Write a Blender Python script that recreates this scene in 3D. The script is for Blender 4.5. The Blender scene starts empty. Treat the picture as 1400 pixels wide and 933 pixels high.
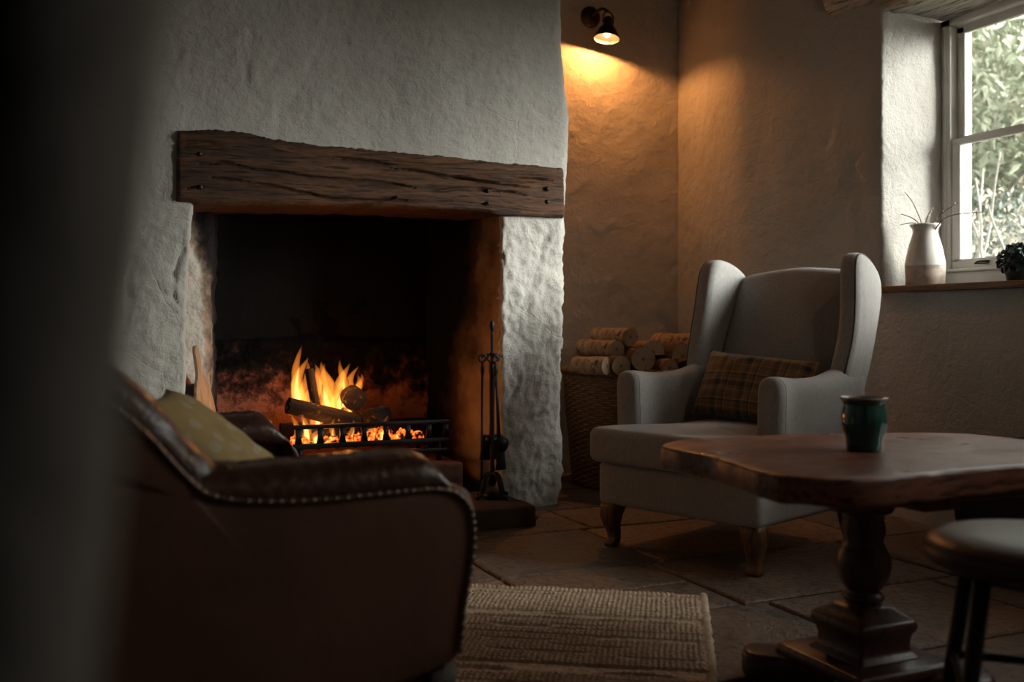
import bpy, bmesh, math, random
from mathutils import Vector, Matrix, noise
random.seed(7)
S = bpy.context.scene
C = S.collection
pi = math.pi
sin, cos = math.sin, math.cos
R = math.radians

# ------------------------------------------------------------------ helpers
def link(o, parent=None):
    C.objects.link(o)
    if parent is not None: o.parent = parent
    return o

def obj(name, VF, mat, parent=None, smooth=True, loc=None, mats=None, fm=None):
    V, F = VF
    me = bpy.data.meshes.new(name)
    me.from_pydata([tuple(v) for v in V], [], [tuple(f) for f in F])
    me.validate()
    for m in (mats or [mat]): me.materials.append(m)
    bm = bmesh.new(); bm.from_mesh(me)
    bmesh.ops.recalc_face_normals(bm, faces=bm.faces)
    bm.to_mesh(me); bm.free()
    if smooth:
        me.polygons.foreach_set('use_smooth', [True]*len(me.polygons))
    if fm: 
        for i, k in enumerate(fm): me.polygons[i].material_index = k
    me.update()
    o = bpy.data.objects.new(name, me)
    if loc: o.location = loc
    return link(o, parent)

def sharp(o, ang=40):
    me = o.data
    bm = bmesh.new(); bm.from_mesh(me)
    for e in bm.edges:
        if len(e.link_faces) == 2 and e.calc_face_angle(0) > R(ang): e.smooth = False
    bm.to_mesh(me); bm.free()
    return o

def tag(o, label, cat, group=None, kind=None):
    o['label'] = label; o['category'] = cat
    if group: o['group'] = group
    if kind: o['kind'] = kind
    return o

def thing(name, label, cat, loc=(0, 0, 0), rotz=0, group=None):
    o = bpy.data.objects.new(name, None); o.empty_display_size = .05
    link(o); o.location = loc; o.rotation_euler = (0, 0, rotz)
    return tag(o, label, cat, group)

def struct(o, label, cat):
    return tag(o, label, cat, kind='structure')

def join(*vfs):
    V, F = [], []
    for v, f in vfs:
        n = len(V); V += list(v); F += [tuple(i+n for i in q) for q in f]
    return V, F

def loft(rings, cap0=True, cap1=True, closed=True):
    V = [p for r in rings for p in r]; n = len(rings[0]); F = []
    m = n if closed else n-1
    for i in range(len(rings)-1):
        for j in range(m):
            a = i*n+j; b = i*n+(j+1) % n
            F.append((a, b, b+n, a+n))
    if cap0: F.append(tuple(range(n-1, -1, -1)))
    if cap1: F.append(tuple(range((len(rings)-1)*n, len(rings)*n)))
    return V, F

def lathe(prof, seg=32, cx=0, cy=0, cap0=False, cap1=False):
    rings = [[(cx+r*cos(2*pi*j/seg), cy+r*sin(2*pi*j/seg), z) for j in range(seg)] for r, z in prof]
    return loft(rings, cap0, cap1)

def tube(path, r, seg=10, caps=True, closed=False):
    P = [Vector(p) for p in path]; n = len(P)
    rr = r if isinstance(r, (list, tuple)) else [r]*n
    rings = []; up = None
    for i in range(n):
        if closed: t = P[(i+1) % n]-P[i-1]
        else: t = P[min(i+1, n-1)]-P[max(i-1, 0)]
        t.normalize()
        if up is None:
            up = Vector((0, 0, 1)) if abs(t.z) < .9 else Vector((1, 0, 0))
        u = (up - t*up.dot(t)).normalized(); up = u
        w = t.cross(u)
        rings.append([P[i]+(u*cos(2*pi*j/seg)+w*sin(2*pi*j/seg))*rr[i] for j in range(seg)])
    if closed:
        rings.append(rings[0]); return loft(rings, False, False)
    return loft(rings, caps, caps)

def chaikin(pts, n=2, closed=True):
    for _ in range(n):
        q = []; m = len(pts)
        for i in range(m if closed else m-1):
            a = pts[i]; b = pts[(i+1) % m]
            q.append(tuple(.75*a[k]+.25*b[k] for k in range(len(a))))
            q.append(tuple(.25*a[k]+.75*b[k] for k in range(len(a))))
        if not closed: q = [pts[0]]+q+[pts[-1]]
        pts = q
    return pts

def resample(pts, step, closed=True):
    out = []; m = len(pts)
    for i in range(m if closed else m-1):
        a = pts[i]; b = pts[(i+1) % m]
        L = math.dist(a, b); k = max(1, int(round(L/step)))
        for j in range(k):
            t = j/k; out.append(tuple(a[d]+(b[d]-a[d])*t for d in range(len(a))))
    if not closed: out.append(pts[-1])
    return out

def inset(out, d):
    n = len(out)
    area = sum(out[i][0]*out[(i+1) % n][1]-out[(i+1) % n][0]*out[i][1] for i in range(n))
    s = 1 if area > 0 else -1
    res = []
    for i in range(n):
        a = out[i-1]; b = out[(i+1) % n]
        tx, ty = b[0]-a[0], b[1]-a[1]; L = math.hypot(tx, ty) or 1
        res.append((out[i][0]-s*ty/L*d, out[i][1]+s*tx/L*d))
    return res

def puff(outline, c0, c1, r, n=5, crown0=0, crown1=0, mp=None, nc=5):
    """solid with the 2D outline (a,b), extruded c0..c1, rims rounded by r, caps crowned"""
    ca = sum(p[0] for p in outline)/len(outline); cb = sum(p[1] for p in outline)/len(outline)
    rings = []
    def capr(c, crown, sgn):
        base = inset(outline, r); L = []
        for k in range(nc, 0, -1):
            t = 1-k/nc if False else (nc-k)/nc
            s = t if t > 0 else .02
            h = crown*(1-s*s)
            L.append([(ca+(p[0]-ca)*s, cb+(p[1]-cb)*s, c+sgn*h) for p in base])
        return L
    rings += capr(c0, crown0, -1)
    for k in range(n+1):
        a = pi/2*k/n
        o = inset(outline, r*(1-sin(a)))
        rings.append([(p[0], p[1], c0+r*(1-cos(a))) for p in o])
    for k in range(n+1):
        a = pi/2*k/n
        o = inset(outline, r*(1-cos(a)))
        rings.append([(p[0], p[1], c1-r*(1-sin(a))) for p in o])
    rings += capr(c1, crown1, 1)[::-1]
    V, F = loft(rings)
    if mp: V = [mp(*v) for v in V]
    return V, F

def rrect(a0, a1, b0, b1, r, seg=5, step=.03):
    pts = []
    for cx, cy, s in ((a1-r, b0+r, -pi/2), (a1-r, b1-r, 0), (a0+r, b1-r, pi/2), (a0+r, b0+r, pi)):
        for k in range(seg+1):
            a = s+pi/2*k/seg; pts.append((cx+r*cos(a), cy+r*sin(a)))
    return resample(pts, step)

def rbox(x0, x1, y0, y1, z0, z1, r=.006, seg=3, step=.5, crown=0):
    r = min(r, (x1-x0)*.49, (y1-y0)*.49, (z1-z0)*.49)
    return puff(rrect(x0, x1, y0, y1, r*1.01, seg, step), z0, z1, r, n=seg, crown0=0, crown1=crown, nc=2 if not crown else 5)

def tf(VF, M):
    return [M @ Vector(v) for v in VF[0]], VF[1]

def fbm(p, sc, o=4):
    return noise.fractal(Vector(p)*sc, .6, 2.0, o)

def jitter(VF, amp, sc, o=3, seed=0):
    V, F = VF; off = Vector((seed*3.1, seed*1.7, seed*.9))
    return [Vector(v)+noise.noise_vector(Vector(v)*sc+off)*amp for v in V], F

def sstep(a, b, x):
    t = min(1, max(0, (x-a)/(b-a))); return t*t*(3-2*t)

def interp(tab, x):
    if x <= tab[0][0]: return tab[0][1]
    for (a, va), (b, vb) in zip(tab, tab[1:]):
        if x <= b: return va+(vb-va)*(x-a)/(b-a)
    return tab[-1][1]

# ------------------------------------------------------------------ materials
class NT:
    def __init__(s, name, rough=.6, metal=0, col=(.5, .5, .5), spec=.5):
        s.m = bpy.data.materials.new(name); s.m.use_nodes = True
        s.t = s.m.node_tree; s.b = s.t.nodes['Principled BSDF']; s.o = s.t.nodes['Material Output']
        s.b.inputs['Roughness'].default_value = rough; s.b.inputs['Metallic'].default_value = metal
        s.b.inputs['Base Color'].default_value = (*col, 1); s.b.inputs['Specular IOR Level'].default_value = spec
        s._c = None
    def n(s, typ, **kw):
        x = s.t.nodes.new(typ)
        for k, v in kw.items():
            if k in x.inputs: x.inputs[k].default_value = v
            else: setattr(x, k, v)
        return x
    def l(s, a, b): s.t.links.new(a, b)
    @property
    def co(s):
        if s._c is None: s._c = s.n('ShaderNodeTexCoord').outputs['Object']
        return s._c
    def map(s, scale=(1, 1, 1), rot=(0, 0, 0), loc=(0, 0, 0), src=None):
        m = s.n('ShaderNodeMapping'); m.inputs['Scale'].default_value = scale; m.inputs['Rotation'].default_value = rot
        m.inputs['Location'].default_value = loc; s.l(src or s.co, m.inputs['Vector']); return m.outputs[0]
    def noise(s, scale, detail=4, rough=.55, dist=0, vec=None):
        x = s.n('ShaderNodeTexNoise'); x.inputs['Scale'].default_value = scale; x.inputs['Detail'].default_value = detail
        x.inputs['Roughness'].default_value = rough; x.inputs['Distortion'].default_value = dist
        s.l(vec or s.co, x.inputs['Vector']); return x.outputs['Fac']
    def voro(s, scale, vec=None, feature='F1', out='Distance'):
        x = s.n('ShaderNodeTexVoronoi'); x.feature = feature; x.inputs['Scale'].default_value = scale
        s.l(vec or s.co, x.inputs['Vector']); return x.outputs[out]
    def ramp(s, fac, stops, interp='LINEAR'):
        x = s.n('ShaderNodeValToRGB'); cr = x.color_ramp; cr.interpolation = interp
        while len(cr.elements) < len(stops): cr.elements.new(.5)
        for e, (p, c) in zip(cr.elements, stops):
            e.position = p; e.color = (*c, 1) if len(c) == 3 else c
        s.l(fac, x.inputs[0]); return x.outputs['Color']
    def math(s, op, a, b=None, c=None, clamp=False):
        x = s.n('ShaderNodeMath'); x.operation = op; x.use_clamp = clamp
        for i, v in enumerate((a, b, c)):
            if v is None: continue
            if isinstance(v, (int, float)): x.inputs[i].default_value = v
            else: s.l(v, x.inputs[i])
        return x.outputs[0]
    def mix(s, fac, a, b, bl='MIX'):
        x = s.n('ShaderNodeMix'); x.data_type = 'RGBA'; x.blend_type = bl
        for i, v in ((0, fac), (6, a), (7, b)):
            if isinstance(v, (int, float)): x.inputs[i].default_value = v
            elif isinstance(v, tuple): x.inputs[i].default_value = (*v, 1)
            else: s.l(v, x.inputs[i])
        return x.outputs[2]
    def sep(s, vec=None):
        x = s.n('ShaderNodeSeparateXYZ'); s.l(vec or s.co, x.inputs[0]); return x.outputs
    def col(s, c): s.l(c, s.b.inputs['Base Color']); return s
    def rough(s, r): s.l(r, s.b.inputs['Roughness']); return s
    def bump(s, h, dist=.01, strength=1, prev=None):
        x = s.n('ShaderNodeBump'); x.inputs['Distance'].default_value = dist; x.inputs['Strength'].default_value = strength
        s.l(h, x.inputs['Height'])
        if prev is not None: s.l(prev, x.inputs['Normal'])
        s.l(x.outputs[0], s.b.inputs['Normal']); return x.outputs[0]

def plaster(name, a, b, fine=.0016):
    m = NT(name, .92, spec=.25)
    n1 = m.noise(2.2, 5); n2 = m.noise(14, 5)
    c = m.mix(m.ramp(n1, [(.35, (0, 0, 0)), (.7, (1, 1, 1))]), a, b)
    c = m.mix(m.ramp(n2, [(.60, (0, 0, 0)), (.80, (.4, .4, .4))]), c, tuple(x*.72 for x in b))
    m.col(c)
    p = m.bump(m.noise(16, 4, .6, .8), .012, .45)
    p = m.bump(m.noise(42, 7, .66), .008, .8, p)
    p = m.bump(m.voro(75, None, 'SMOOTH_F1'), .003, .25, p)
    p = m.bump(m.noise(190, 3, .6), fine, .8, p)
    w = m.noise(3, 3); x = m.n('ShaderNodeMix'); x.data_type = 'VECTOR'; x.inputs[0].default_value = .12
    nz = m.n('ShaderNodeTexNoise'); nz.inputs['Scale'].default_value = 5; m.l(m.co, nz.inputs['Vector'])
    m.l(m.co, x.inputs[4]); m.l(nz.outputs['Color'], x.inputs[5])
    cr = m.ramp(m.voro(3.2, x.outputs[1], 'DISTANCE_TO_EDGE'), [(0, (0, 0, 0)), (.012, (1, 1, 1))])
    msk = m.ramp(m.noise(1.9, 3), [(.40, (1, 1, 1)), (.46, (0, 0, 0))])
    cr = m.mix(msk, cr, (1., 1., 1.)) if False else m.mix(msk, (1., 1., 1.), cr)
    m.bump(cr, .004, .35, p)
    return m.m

M = {}
M['plaster'] = plaster('lime_plaster', (.44, .42, .385), (.385, .36, .325))
M['plaster_tan'] = plaster('ochre_plaster', (.47, .435, .385), (.42, .385, .33))
M['ceil'] = plaster('smoked_plaster', (.17, .135, .10), (.12, .095, .07))
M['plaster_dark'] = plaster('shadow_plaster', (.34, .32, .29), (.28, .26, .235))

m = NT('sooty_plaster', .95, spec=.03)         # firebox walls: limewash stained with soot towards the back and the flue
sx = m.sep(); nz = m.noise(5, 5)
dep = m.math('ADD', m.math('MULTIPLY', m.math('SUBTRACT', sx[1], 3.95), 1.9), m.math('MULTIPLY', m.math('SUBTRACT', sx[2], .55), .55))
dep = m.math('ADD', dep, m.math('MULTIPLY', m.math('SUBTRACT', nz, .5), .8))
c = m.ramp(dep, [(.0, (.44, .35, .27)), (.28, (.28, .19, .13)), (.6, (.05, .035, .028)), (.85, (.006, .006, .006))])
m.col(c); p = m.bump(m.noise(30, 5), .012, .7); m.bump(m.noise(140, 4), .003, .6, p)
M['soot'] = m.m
m = NT('sooty_limewash', .95, spec=.15)        # the pier: pale with a ragged soot edge
sx = m.sep(); nz = m.noise(9, 5)
e = m.math('ADD', m.math('MULTIPLY', m.math('SUBTRACT', sx[0], .478), 14), m.math('MULTIPLY', m.math('SUBTRACT', nz, .5), 1.6))
e = m.math('ADD', e, m.math('MULTIPLY', m.math('MAXIMUM', m.math('SUBTRACT', sx[2], .86), 0.), 3.2))
c = m.ramp(e, [(0, (.46, .43, .38)), (.3, (.30, .23, .17)), (.75, (.05, .035, .03)), (1, (.014, .012, .012))])
m.col(c); p = m.bump(m.noise(40, 5), .012, .8); m.bump(m.voro(60), .004, .5, p)
M['limesoot'] = m.m
m = NT('burnt_brick', .95, spec=.02)
nz = m.noise(11, 7, .7); sx = m.sep()
k = m.math('ADD', nz, m.math('MULTIPLY', m.math('SUBTRACT', sx[2], .58), 1.1))
c = m.ramp(k, [(.28, (.24, .10, .06)), (.40, (.065, .027, .019)), (.48, (.014, .010, .009)), (.60, (.004, .004, .004))])
m.col(c); p = m.bump(m.noise(26, 6, .65), .02, .9); m.bump(m.noise(120, 4), .004, .6, p)
M['brick'] = m.m

def wood(name, a, b, dark, scale=(1, 14, 14), rough=.6, bump=.004, det=1., spec=.4):
    m = NT(name, rough, spec=spec)
    v = m.map(scale); n1 = m.noise(2.2*det, 7, .62, .6, v); n2 = m.noise(9*det, 5, .6, 0, v); n3 = m.noise(1.6, 3)
    c = m.mix(m.ramp(n1, [(.3, (0, 0, 0)), (.68, (1, 1, 1))]), a, b)
    c = m.mix(m.ramp(n2, [(.36, (1, 1, 1)), (.5, (0, 0, 0))]), c, dark)
    c = m.mix(m.ramp(n3, [(.4, (0, 0, 0)), (.75, (.75, .75, .75))]), c, dark)
    m.col(c); m.bump(n2, bump, .8)
    return m
M['oak'] = wood('old_oak', (.034, .017, .010), (.15, .068, .030), (.010, .006, .005), (1, 9, 16), .72, .006, spec=.25).m
m = wood('table_wood', (.13, .050, .034), (.25, .105, .072), (.04, .018, .013), (1.2, 9, 9), .3, .0015)
rr = m.ramp(m.noise(6, 5), [(.3, (.24, .24, .24)), (.7, (.46, .46, .46))]); m.rough(rr)
M['table'] = m.m
M['turned'] = wood('turned_wood', (.06, .025, .017), (.10, .042, .028), (.024, .011, .008), (8, 8, 1.4), .33, .001).m
M['leg'] = wood('leg_wood', (.14, .065, .028), (.20, .10, .045), (.05, .024, .012), (9, 9, 1.2), .38, .001).m
M['darkleg'] = wood('dark_leg_wood', (.03, .016, .01), (.05, .026, .016), (.012, .008, .006), (9, 9, 1.2), .4, .001).m
M['sill'] = wood('sill_wood', (.17, .085, .045), (.24, .13, .07), (.07, .035, .02), (14, 1, 14), .5, .002).m
M['bellow'] = wood('bellows_wood', (.28, .17, .095), (.36, .23, .135), (.14, .08, .045), (12, 12, 1.2), .55, .001).m
m = wood('whitewashed_beam', (.44, .405, .345), (.60, .57, .52), (.12, .09, .065), (9, 1, 9), .85, .006)
M['limebeam'] = m.m

m = NT('brown_leather', .3, spec=.6); m.b.inputs['Coat Weight'].default_value = .35; m.b.inputs['Coat Roughness'].default_value = .22
n1 = m.noise(4.5, 5); n2 = m.voro(240); n3 = m.noise(26, 4)
c = m.mix(m.ramp(n1, [(.3, (0, 0, 0)), (.7, (1, 1, 1))]), (.040, .016, .011), (.085, .036, .024))
m.col(c); m.rough(m.ramp(n3, [(.3, (.24, .24, .24)), (.75, (.42, .42, .42))]))
p = m.bump(m.noise(15, 4, .6), .009, .6); p = m.bump(m.noise(34, 4, .6, .6), .005, .5, p); m.bump(n2, .0006, .35, p)
M['leather'] = m.m
m = NT('side_leather', .5, spec=.4)
n1 = m.noise(3.5, 5)
c = m.mix(m.ramp(n1, [(.3, (0, 0, 0)), (.7, (1, 1, 1))]), (.135, .066, .044), (.21, .108, .074))
m.col(c); p = m.bump(m.noise(9, 4, .6), .008, .35); m.bump(m.voro(240), .0006, .35, p)
M['leather_side'] = m.m
m = NT('stool_leather', .4, spec=.4)
m.col(m.mix(m.noise(7, 4), (.035, .015, .012), (.060, .028, .022))); m.bump(m.noise(30, 4), .003, .25)
M['stool'] = m.m
m = NT('dark_upholstery', .7); m.col(m.mix(m.noise(9, 4), (.012, .012, .012), (.022, .02, .02))); M['darkfab'] = m.m

m = NT('grey_linen', .9, spec=.2)
w1 = m.n('ShaderNodeTexWave', Scale=260.); w1.wave_type = 'BANDS'; w1.bands_direction = 'X'; w1.inputs['Distortion'].default_value = 2.5; w1.inputs['Detail'].default_value = 2
w2 = m.n('ShaderNodeTexWave', Scale=260.); w2.bands_direction = 'Z'; w2.inputs['Distortion'].default_value = 2.5
m.l(m.co, w1.inputs[0]); m.l(m.co, w2.inputs[0])
h = m.math('ADD', w1.outputs['Fac'], w2.outputs['Fac'])
n1 = m.noise(160, 3, .7, 0, m.map((1, 1, .3))); n2 = m.noise(3, 3)
c = m.mix(m.ramp(n1, [(.3, (0, 0, 0)), (.7, (1, 1, 1))]), (.275, .26, .245), (.385, .37, .355))
c = m.mix(m.ramp(n2, [(.4, (0, 0, 0)), (.8, (.3, .3, .3))]), c, (.24, .22, .20))
m.col(c); p = m.bump(h, .0009, .5); m.bump(m.noise(12, 3), .006, .3, p)
m.b.inputs['Sheen Weight'].default_value = .25; m.b.inputs['Sheen Roughness'].default_value = .5
M['linen'] = m.m
m = NT('linen_piping', .85, spec=.2, col=(.10, .095, .09)); m.bump(m.noise(400, 2), .0008, .6); M['piping'] = m.m

def stripes(m, coord, period, bands):
    f = m.math('FRACT', m.math('DIVIDE', coord, period))
    return m.ramp(f, bands, 'CONSTANT')
m = NT('tartan_wool', .95, spec=.1)
sx = m.sep()
B = lambda a, b, c_: [(0, a), (.14, b), (.17, a), (.30, c_), (.46, a), (.52, b), (.56, a), (.72, c_), (.80, b), (.84, a)]
base = (.22, .12, .055); ln = (.42, .27, .13); dk = (.055, .045, .036)
cx_ = stripes(m, m.math('ADD', sx[0], 1.), .105, B(base, ln, dk)); cy_ = stripes(m, m.math('ADD', sx[1], 1.), .105, B(base, ln, dk))
tw = m.math('FRACT', m.math('MULTIPLY', m.math('ADD', sx[0], sx[1]), 260)); tw = m.math('GREATER_THAN', tw, .5)
c = m.mix(m.math('ADD', m.math('MULTIPLY', tw, .3), .35), cx_, cy_)
m.col(c); m.bump(m.noise(300, 3), .001, .6); m.b.inputs['Sheen Weight'].default_value = .3
M['tartan'] = m.m
m = NT('olive_print', .9, spec=.15)
sx = m.sep()
v = m.map((16, 26, 16), (0, 0, .5)); d = m.voro(1.0, v); msk = m.ramp(d, [(.30, (1, 1, 1)), (.36, (0, 0, 0))])
c = m.mix(msk, (.56, .44, .22), (.72, .66, .54)); c = m.mix(m.noise(30, 3), c, (.46, .36, .17))
m.col(c); m.bump(m.noise(300, 3), .001, .5); M['olive'] = m.m

m = NT('jute', .95, spec=.1)
n1 = m.noise(24, 5, .7); n2 = m.noise(150, 3, .7); n3 = m.noise(3, 3, .6, 0, m.map((.4, 5, 1)))
c = m.mix(m.ramp(n1, [(.3, (0, 0, 0)), (.7, (1, 1, 1))]), (.52, .385, .27), (.76, .60, .455))
c = m.mix(m.ramp(n2, [(.35, (.6, .6, .6)), (.6, (0, 0, 0))]), c, (.27, .19, .125)); c = m.mix(m.ramp(n3, [(.45, (0, 0, 0)), (.7, (.6, .6, .6))]), c, (.42, .30, .205))
m.col(c); m.bump(n2, .002, .8); M['jute'] = m.m

m = NT('flagstone', .5, spec=.4)
g = m.n('ShaderNodeNewGeometry').outputs['Random Per Island']
n1 = m.noise(5, 6, .65, .4); n2 = m.noise(40, 5, .65)
cc = m.ramp(g, [(0, (.155, .108, .078)), (.35, (.115, .088, .070)), (.6, (.19, .130, .092)), (.8, (.108, .089, .075)), (1, (.205, .138, .095))])
c = m.mix(m.ramp(n1, [(.35, (0, 0, 0)), (.7, (1, 1, 1))]), cc, m.mix(1.0, cc, (1.55, 1.45, 1.35), 'MULTIPLY'))
c = m.mix(m.ramp(n2, [(.35, (.6, .6, .6)), (.55, (0, 0, 0))]), c, (.035, .027, .022))
m.col(c); m.rough(m.ramp(n1, [(.3, (.38, .38, .38)), (.7, (.62, .62, .62))]))
p = m.bump(n1, .04, .8); p = m.bump(m.noise(17, 5, .65), .012, .8, p); m.bump(n2, .006, .9, p)
M['flag'] = m.m
m = NT('mortar', .95, spec=.1); m.col(m.mix(m.noise(30, 5), (.14, .115, .09), (.26, .22, .175))); m.bump(m.noise(80, 4), .004, .8); M['mortar'] = m.m
m = NT('hearth_stone', .8, spec=.25); m.col(m.mix(m.noise(9, 6), (.055, .042, .034), (.115, .080, .060))); p = m.bump(m.noise(14, 5), .012, .6); m.bump(m.noise(90, 4), .003, .6, p); M['hearth'] = m.m
m = NT('red_hearth_brick', .8, spec=.3); m.col(m.mix(m.ramp(m.noise(9, 6), [(.35, (0, 0, 0)), (.65, (1, 1, 1))]), (.05, .026, .02), (.22, .10, .068))); m.bump(m.noise(60, 5), .004, .7); M['redbrick'] = m.m
m = NT('black_iron', .5, .75, (.022, .021, .021)); m.bump(m.noise(90, 3), .0012, .5); M['iron'] = m.m
m = NT('nail_iron', .45, .8, (.05, .045, .042)); m.bump(m.noise(200, 3), .001, .5); M['nail'] = m.m
m = NT('stud_metal', .32, .85, (.20, .15, .12)); M['stud'] = m.m
m = NT('lamp_bronze', .42, .7, (.05, .035, .025)); M['lampmetal'] = m.m
m = NT('lamp_inner', .4, 0, (.62, .50, .34)); M['lampinner'] = m.m
m = NT('bulb_glow', .5); m.b.inputs['Emission Color'].default_value = (1, .72, .38, 1); m.b.inputs['Emission Strength'].default_value = 5; M['bulb'] = m.m
m = NT('brush_bristle', .95, 0, (.012, .011, .010)); m.bump(m.noise(300, 2, .5, 0, m.map((1, 1, .05))), .004, 1); M['bristle'] = m.m
m = NT('black_leather', .5, 0, (.018, .015, .013)); m.bump(m.noise(40, 4), .004, .6); M['blackleather'] = m.m

m = NT('wicker', .6, spec=.35); g = m.noise(45, 4, .7)
m.col(m.ramp(g, [(.3, (.10, .05, .025)), (.6, (.26, .14, .07)), (.8, (.36, .21, .11))])); m.bump(m.noise(220, 3), .0015, .6); M['wicker'] = m.m
m = NT('birch_bark', .85, spec=.2); n1 = m.noise(5, 6, .65, .5, m.map((3, 3, 9))); n2 = m.noise(28, 5)
c = m.ramp(n1, [(.3, (.16, .085, .04)), (.5, (.34, .21, .115)), (.72, (.50, .37, .24))]); c = m.mix(m.ramp(n2, [(.34, (1, 1, 1)), (.46, (0, 0, 0))]), c, (.07, .04, .025))
m.col(c); m.bump(n2, .008, .8); M['bark'] = m.m
m = NT('dark_bark', .9, spec=.2); n2 = m.noise(18, 5, .65, 0, m.map((2, 2, .5)))
m.col(m.ramp(n2, [(.3, (.05, .03, .018)), (.55, (.13, .08, .045)), (.8, (.22, .14, .085))])); m.bump(n2, .012, .9); M['darkbark'] = m.m
m = NT('cut_wood', .85, spec=.2); sx = m.sep()
rad = m.math('SQRT', m.math('ADD', m.math('POWER', sx[0], 2.), m.math('POWER', sx[1], 2.)))
rg = m.math('SINE', m.math('MULTIPLY', m.math('ADD', rad, m.math('MULTIPLY', m.noise(30, 3), .012)), 900))
th = m.math('ARCTAN2', sx[1], sx[0]); ck = m.math('POWER', m.math('ABSOLUTE', m.math('SINE', m.math('ADD', m.math('MULTIPLY', th, 2.5), m.math('MULTIPLY', m.noise(18, 2), 3)))), .35)
c = m.mix(m.math('MULTIPLY_ADD', rg, .5, .5), (.46, .33, .21), (.62, .46, .31)); c = m.mix(m.ramp(ck, [(.18, (1, 1, 1)), (.42, (0, 0, 0))]), c, (.15, .095, .055))
c = m.mix(m.ramp(rad, [(.0, (1, 1, 1)), (.012, (0, 0, 0))]), c, (.12, .07, .04))
m.col(c); m.bump(m.math('ADD', rg, m.noise(90, 4)), .0015, .6); M['cut'] = m.m
m = NT('charred_log', .9, spec=.2); n2 = m.noise(20, 5, .65, 0, m.map((2, 2, .6))); n3 = m.noise(9, 4)
m.col(m.ramp(n2, [(.3, (.005, .004, .004)), (.6, (.014, .009, .007)), (.8, (.032, .02, .013))])); m.bump(n2, .012, 1)
ex = m.ramp(m.noise(34, 4, .6), [(.60, (0, 0, 0)), (.72, (1, .22, .03))]); m.l(ex, m.b.inputs['Emission Color']); m.b.inputs['Emission Strength'].default_value = .22
M['char'] = m.m
m = NT('embers', .95, spec=.1); n2 = m.noise(38, 4, .6)
m.col(m.ramp(n2, [(.4, (.03, .02, .018)), (.8, (.16, .13, .12))])); ex = m.ramp(n2, [(.44, (0, 0, 0)), (.56, (.9, .12, .015)), (.72, (1, .48, .10))])
m.l(ex, m.b.inputs['Emission Color']); m.b.inputs['Emission Strength'].default_value = 1.6; m.bump(n2, .012, 1); M['ember'] = m.m

def flame(name, col, s):
    m = bpy.data.materials.new(name); m.use_nodes = True; t = m.node_tree
    for n in list(t.nodes): t.nodes.remove(n)
    o = t.nodes.new('ShaderNodeOutputMaterial'); e = t.nodes.new('ShaderNodeEmission')
    e.inputs[0].default_value = (*col, 1); e.inputs[1].default_value = s
    t.links.new(e.outputs[0], o.inputs['Volume'])
    return m
M['flame'] = flame('flame_outer', (1, .27, .035), 23)
M['core'] = flame('flame_core', (1, .60, .16), 80)

m = NT('white_glaze', .22, spec=.5); m.col(m.mix(m.ramp(m.noise(9, 5), [(.4, (0, 0, 0)), (.75, (1, 1, 1))]), (.62, .59, .55), (.50, .45, .40))); M['glaze'] = m.m
m = NT('raw_stoneware', .55, spec=.35); n1 = m.noise(16, 5, .65, 0, m.map((1, 1, 1.6)))
m.col(m.ramp(n1, [(.35, (.50, .44, .385)), (.55, (.40, .32, .26)), (.72, (.20, .14, .105))])); M['rawband'] = m.m
m = NT('green_glaze', .1, spec=.6); sx = m.sep(); n1 = m.noise(20, 4)
m.col(m.ramp(n1, [(.3, (.005, .050, .040)), (.7, (.008, .095, .070))])); m.b.inputs['Coat Weight'].default_value = .4; M['green'] = m.m
m = NT('rim_glaze', .25, spec=.5); m.col(m.mix(m.noise(40, 3), (.38, .34, .30), (.18, .155, .13))); M['rim'] = m.m
m = NT('twig_bark', .8); m.col(m.mix(m.noise(80, 3), (.14, .095, .07), (.28, .21, .16))); M['twig'] = m.m
m = NT('bud', .8); m.col(m.mix(m.noise(80, 3), (.45, .33, .27), (.60, .48, .42))); M['bud'] = m.m
m = NT('dark_leaf', .4, spec=.5); m.col(m.mix(m.noise(30, 3), (.008, .022, .018), (.022, .06, .045))); M['darkleaf'] = m.m
m = NT('dark_pot', .3, 0, (.012, .018, .017)); M['darkpot'] = m.m
m = NT('window_paint', .5, spec=.4); m.col(m.mix(m.ramp(m.noise(7, 5), [(.4, (0, 0, 0)), (.8, (1, 1, 1))]), (.60, .585, .54), (.48, .46, .41))); m.bump(m.noise(60, 4), .0015, .4); M['paint'] = m.m
m = NT('brass_catch', .4, .8, (.09, .075, .055)); M['catch'] = m.m
m = bpy.data.materials.new('window_glass'); m.use_nodes = True; t = m.node_tree
for n in list(t.nodes): t.nodes.remove(n)
o_ = t.nodes.new('ShaderNodeOutputMaterial'); a_ = t.nodes.new('ShaderNodeBsdfTransparent'); g_ = t.nodes.new('ShaderNodeBsdfGlossy'); x_ = t.nodes.new('ShaderNodeMixShader'); f_ = t.nodes.new('ShaderNodeFresnel')
a_.inputs[0].default_value = (.96, .98, .97, 1); g_.inputs['Roughness'].default_value = .02; f_.inputs[0].default_value = 1.25
t.links.new(f_.outputs[0], x_.inputs[0]); t.links.new(a_.outputs[0], x_.inputs[1]); t.links.new(g_.outputs[0], x_.inputs[2]); t.links.new(x_.outputs[0], o_.inputs[0])
M['glass'] = m
def leafmat(name, a, b):
    m = NT(name, .6, spec=.3); g = m.n('ShaderNodeNewGeometry').outputs['Random Per Island']
    m.col(m.ramp(g, [(0, a), (1, b)])); return m.m
M['leafgreen'] = leafmat('garden_leaf', (.22, .25, .17), (.46, .47, .37))
M['leafcream'] = leafmat('pale_leaf', (.46, .40, .32), (.66, .60, .52))
M['leafdeep'] = leafmat('deep_leaf', (.10, .125, .10), (.28, .30, .265))
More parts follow.
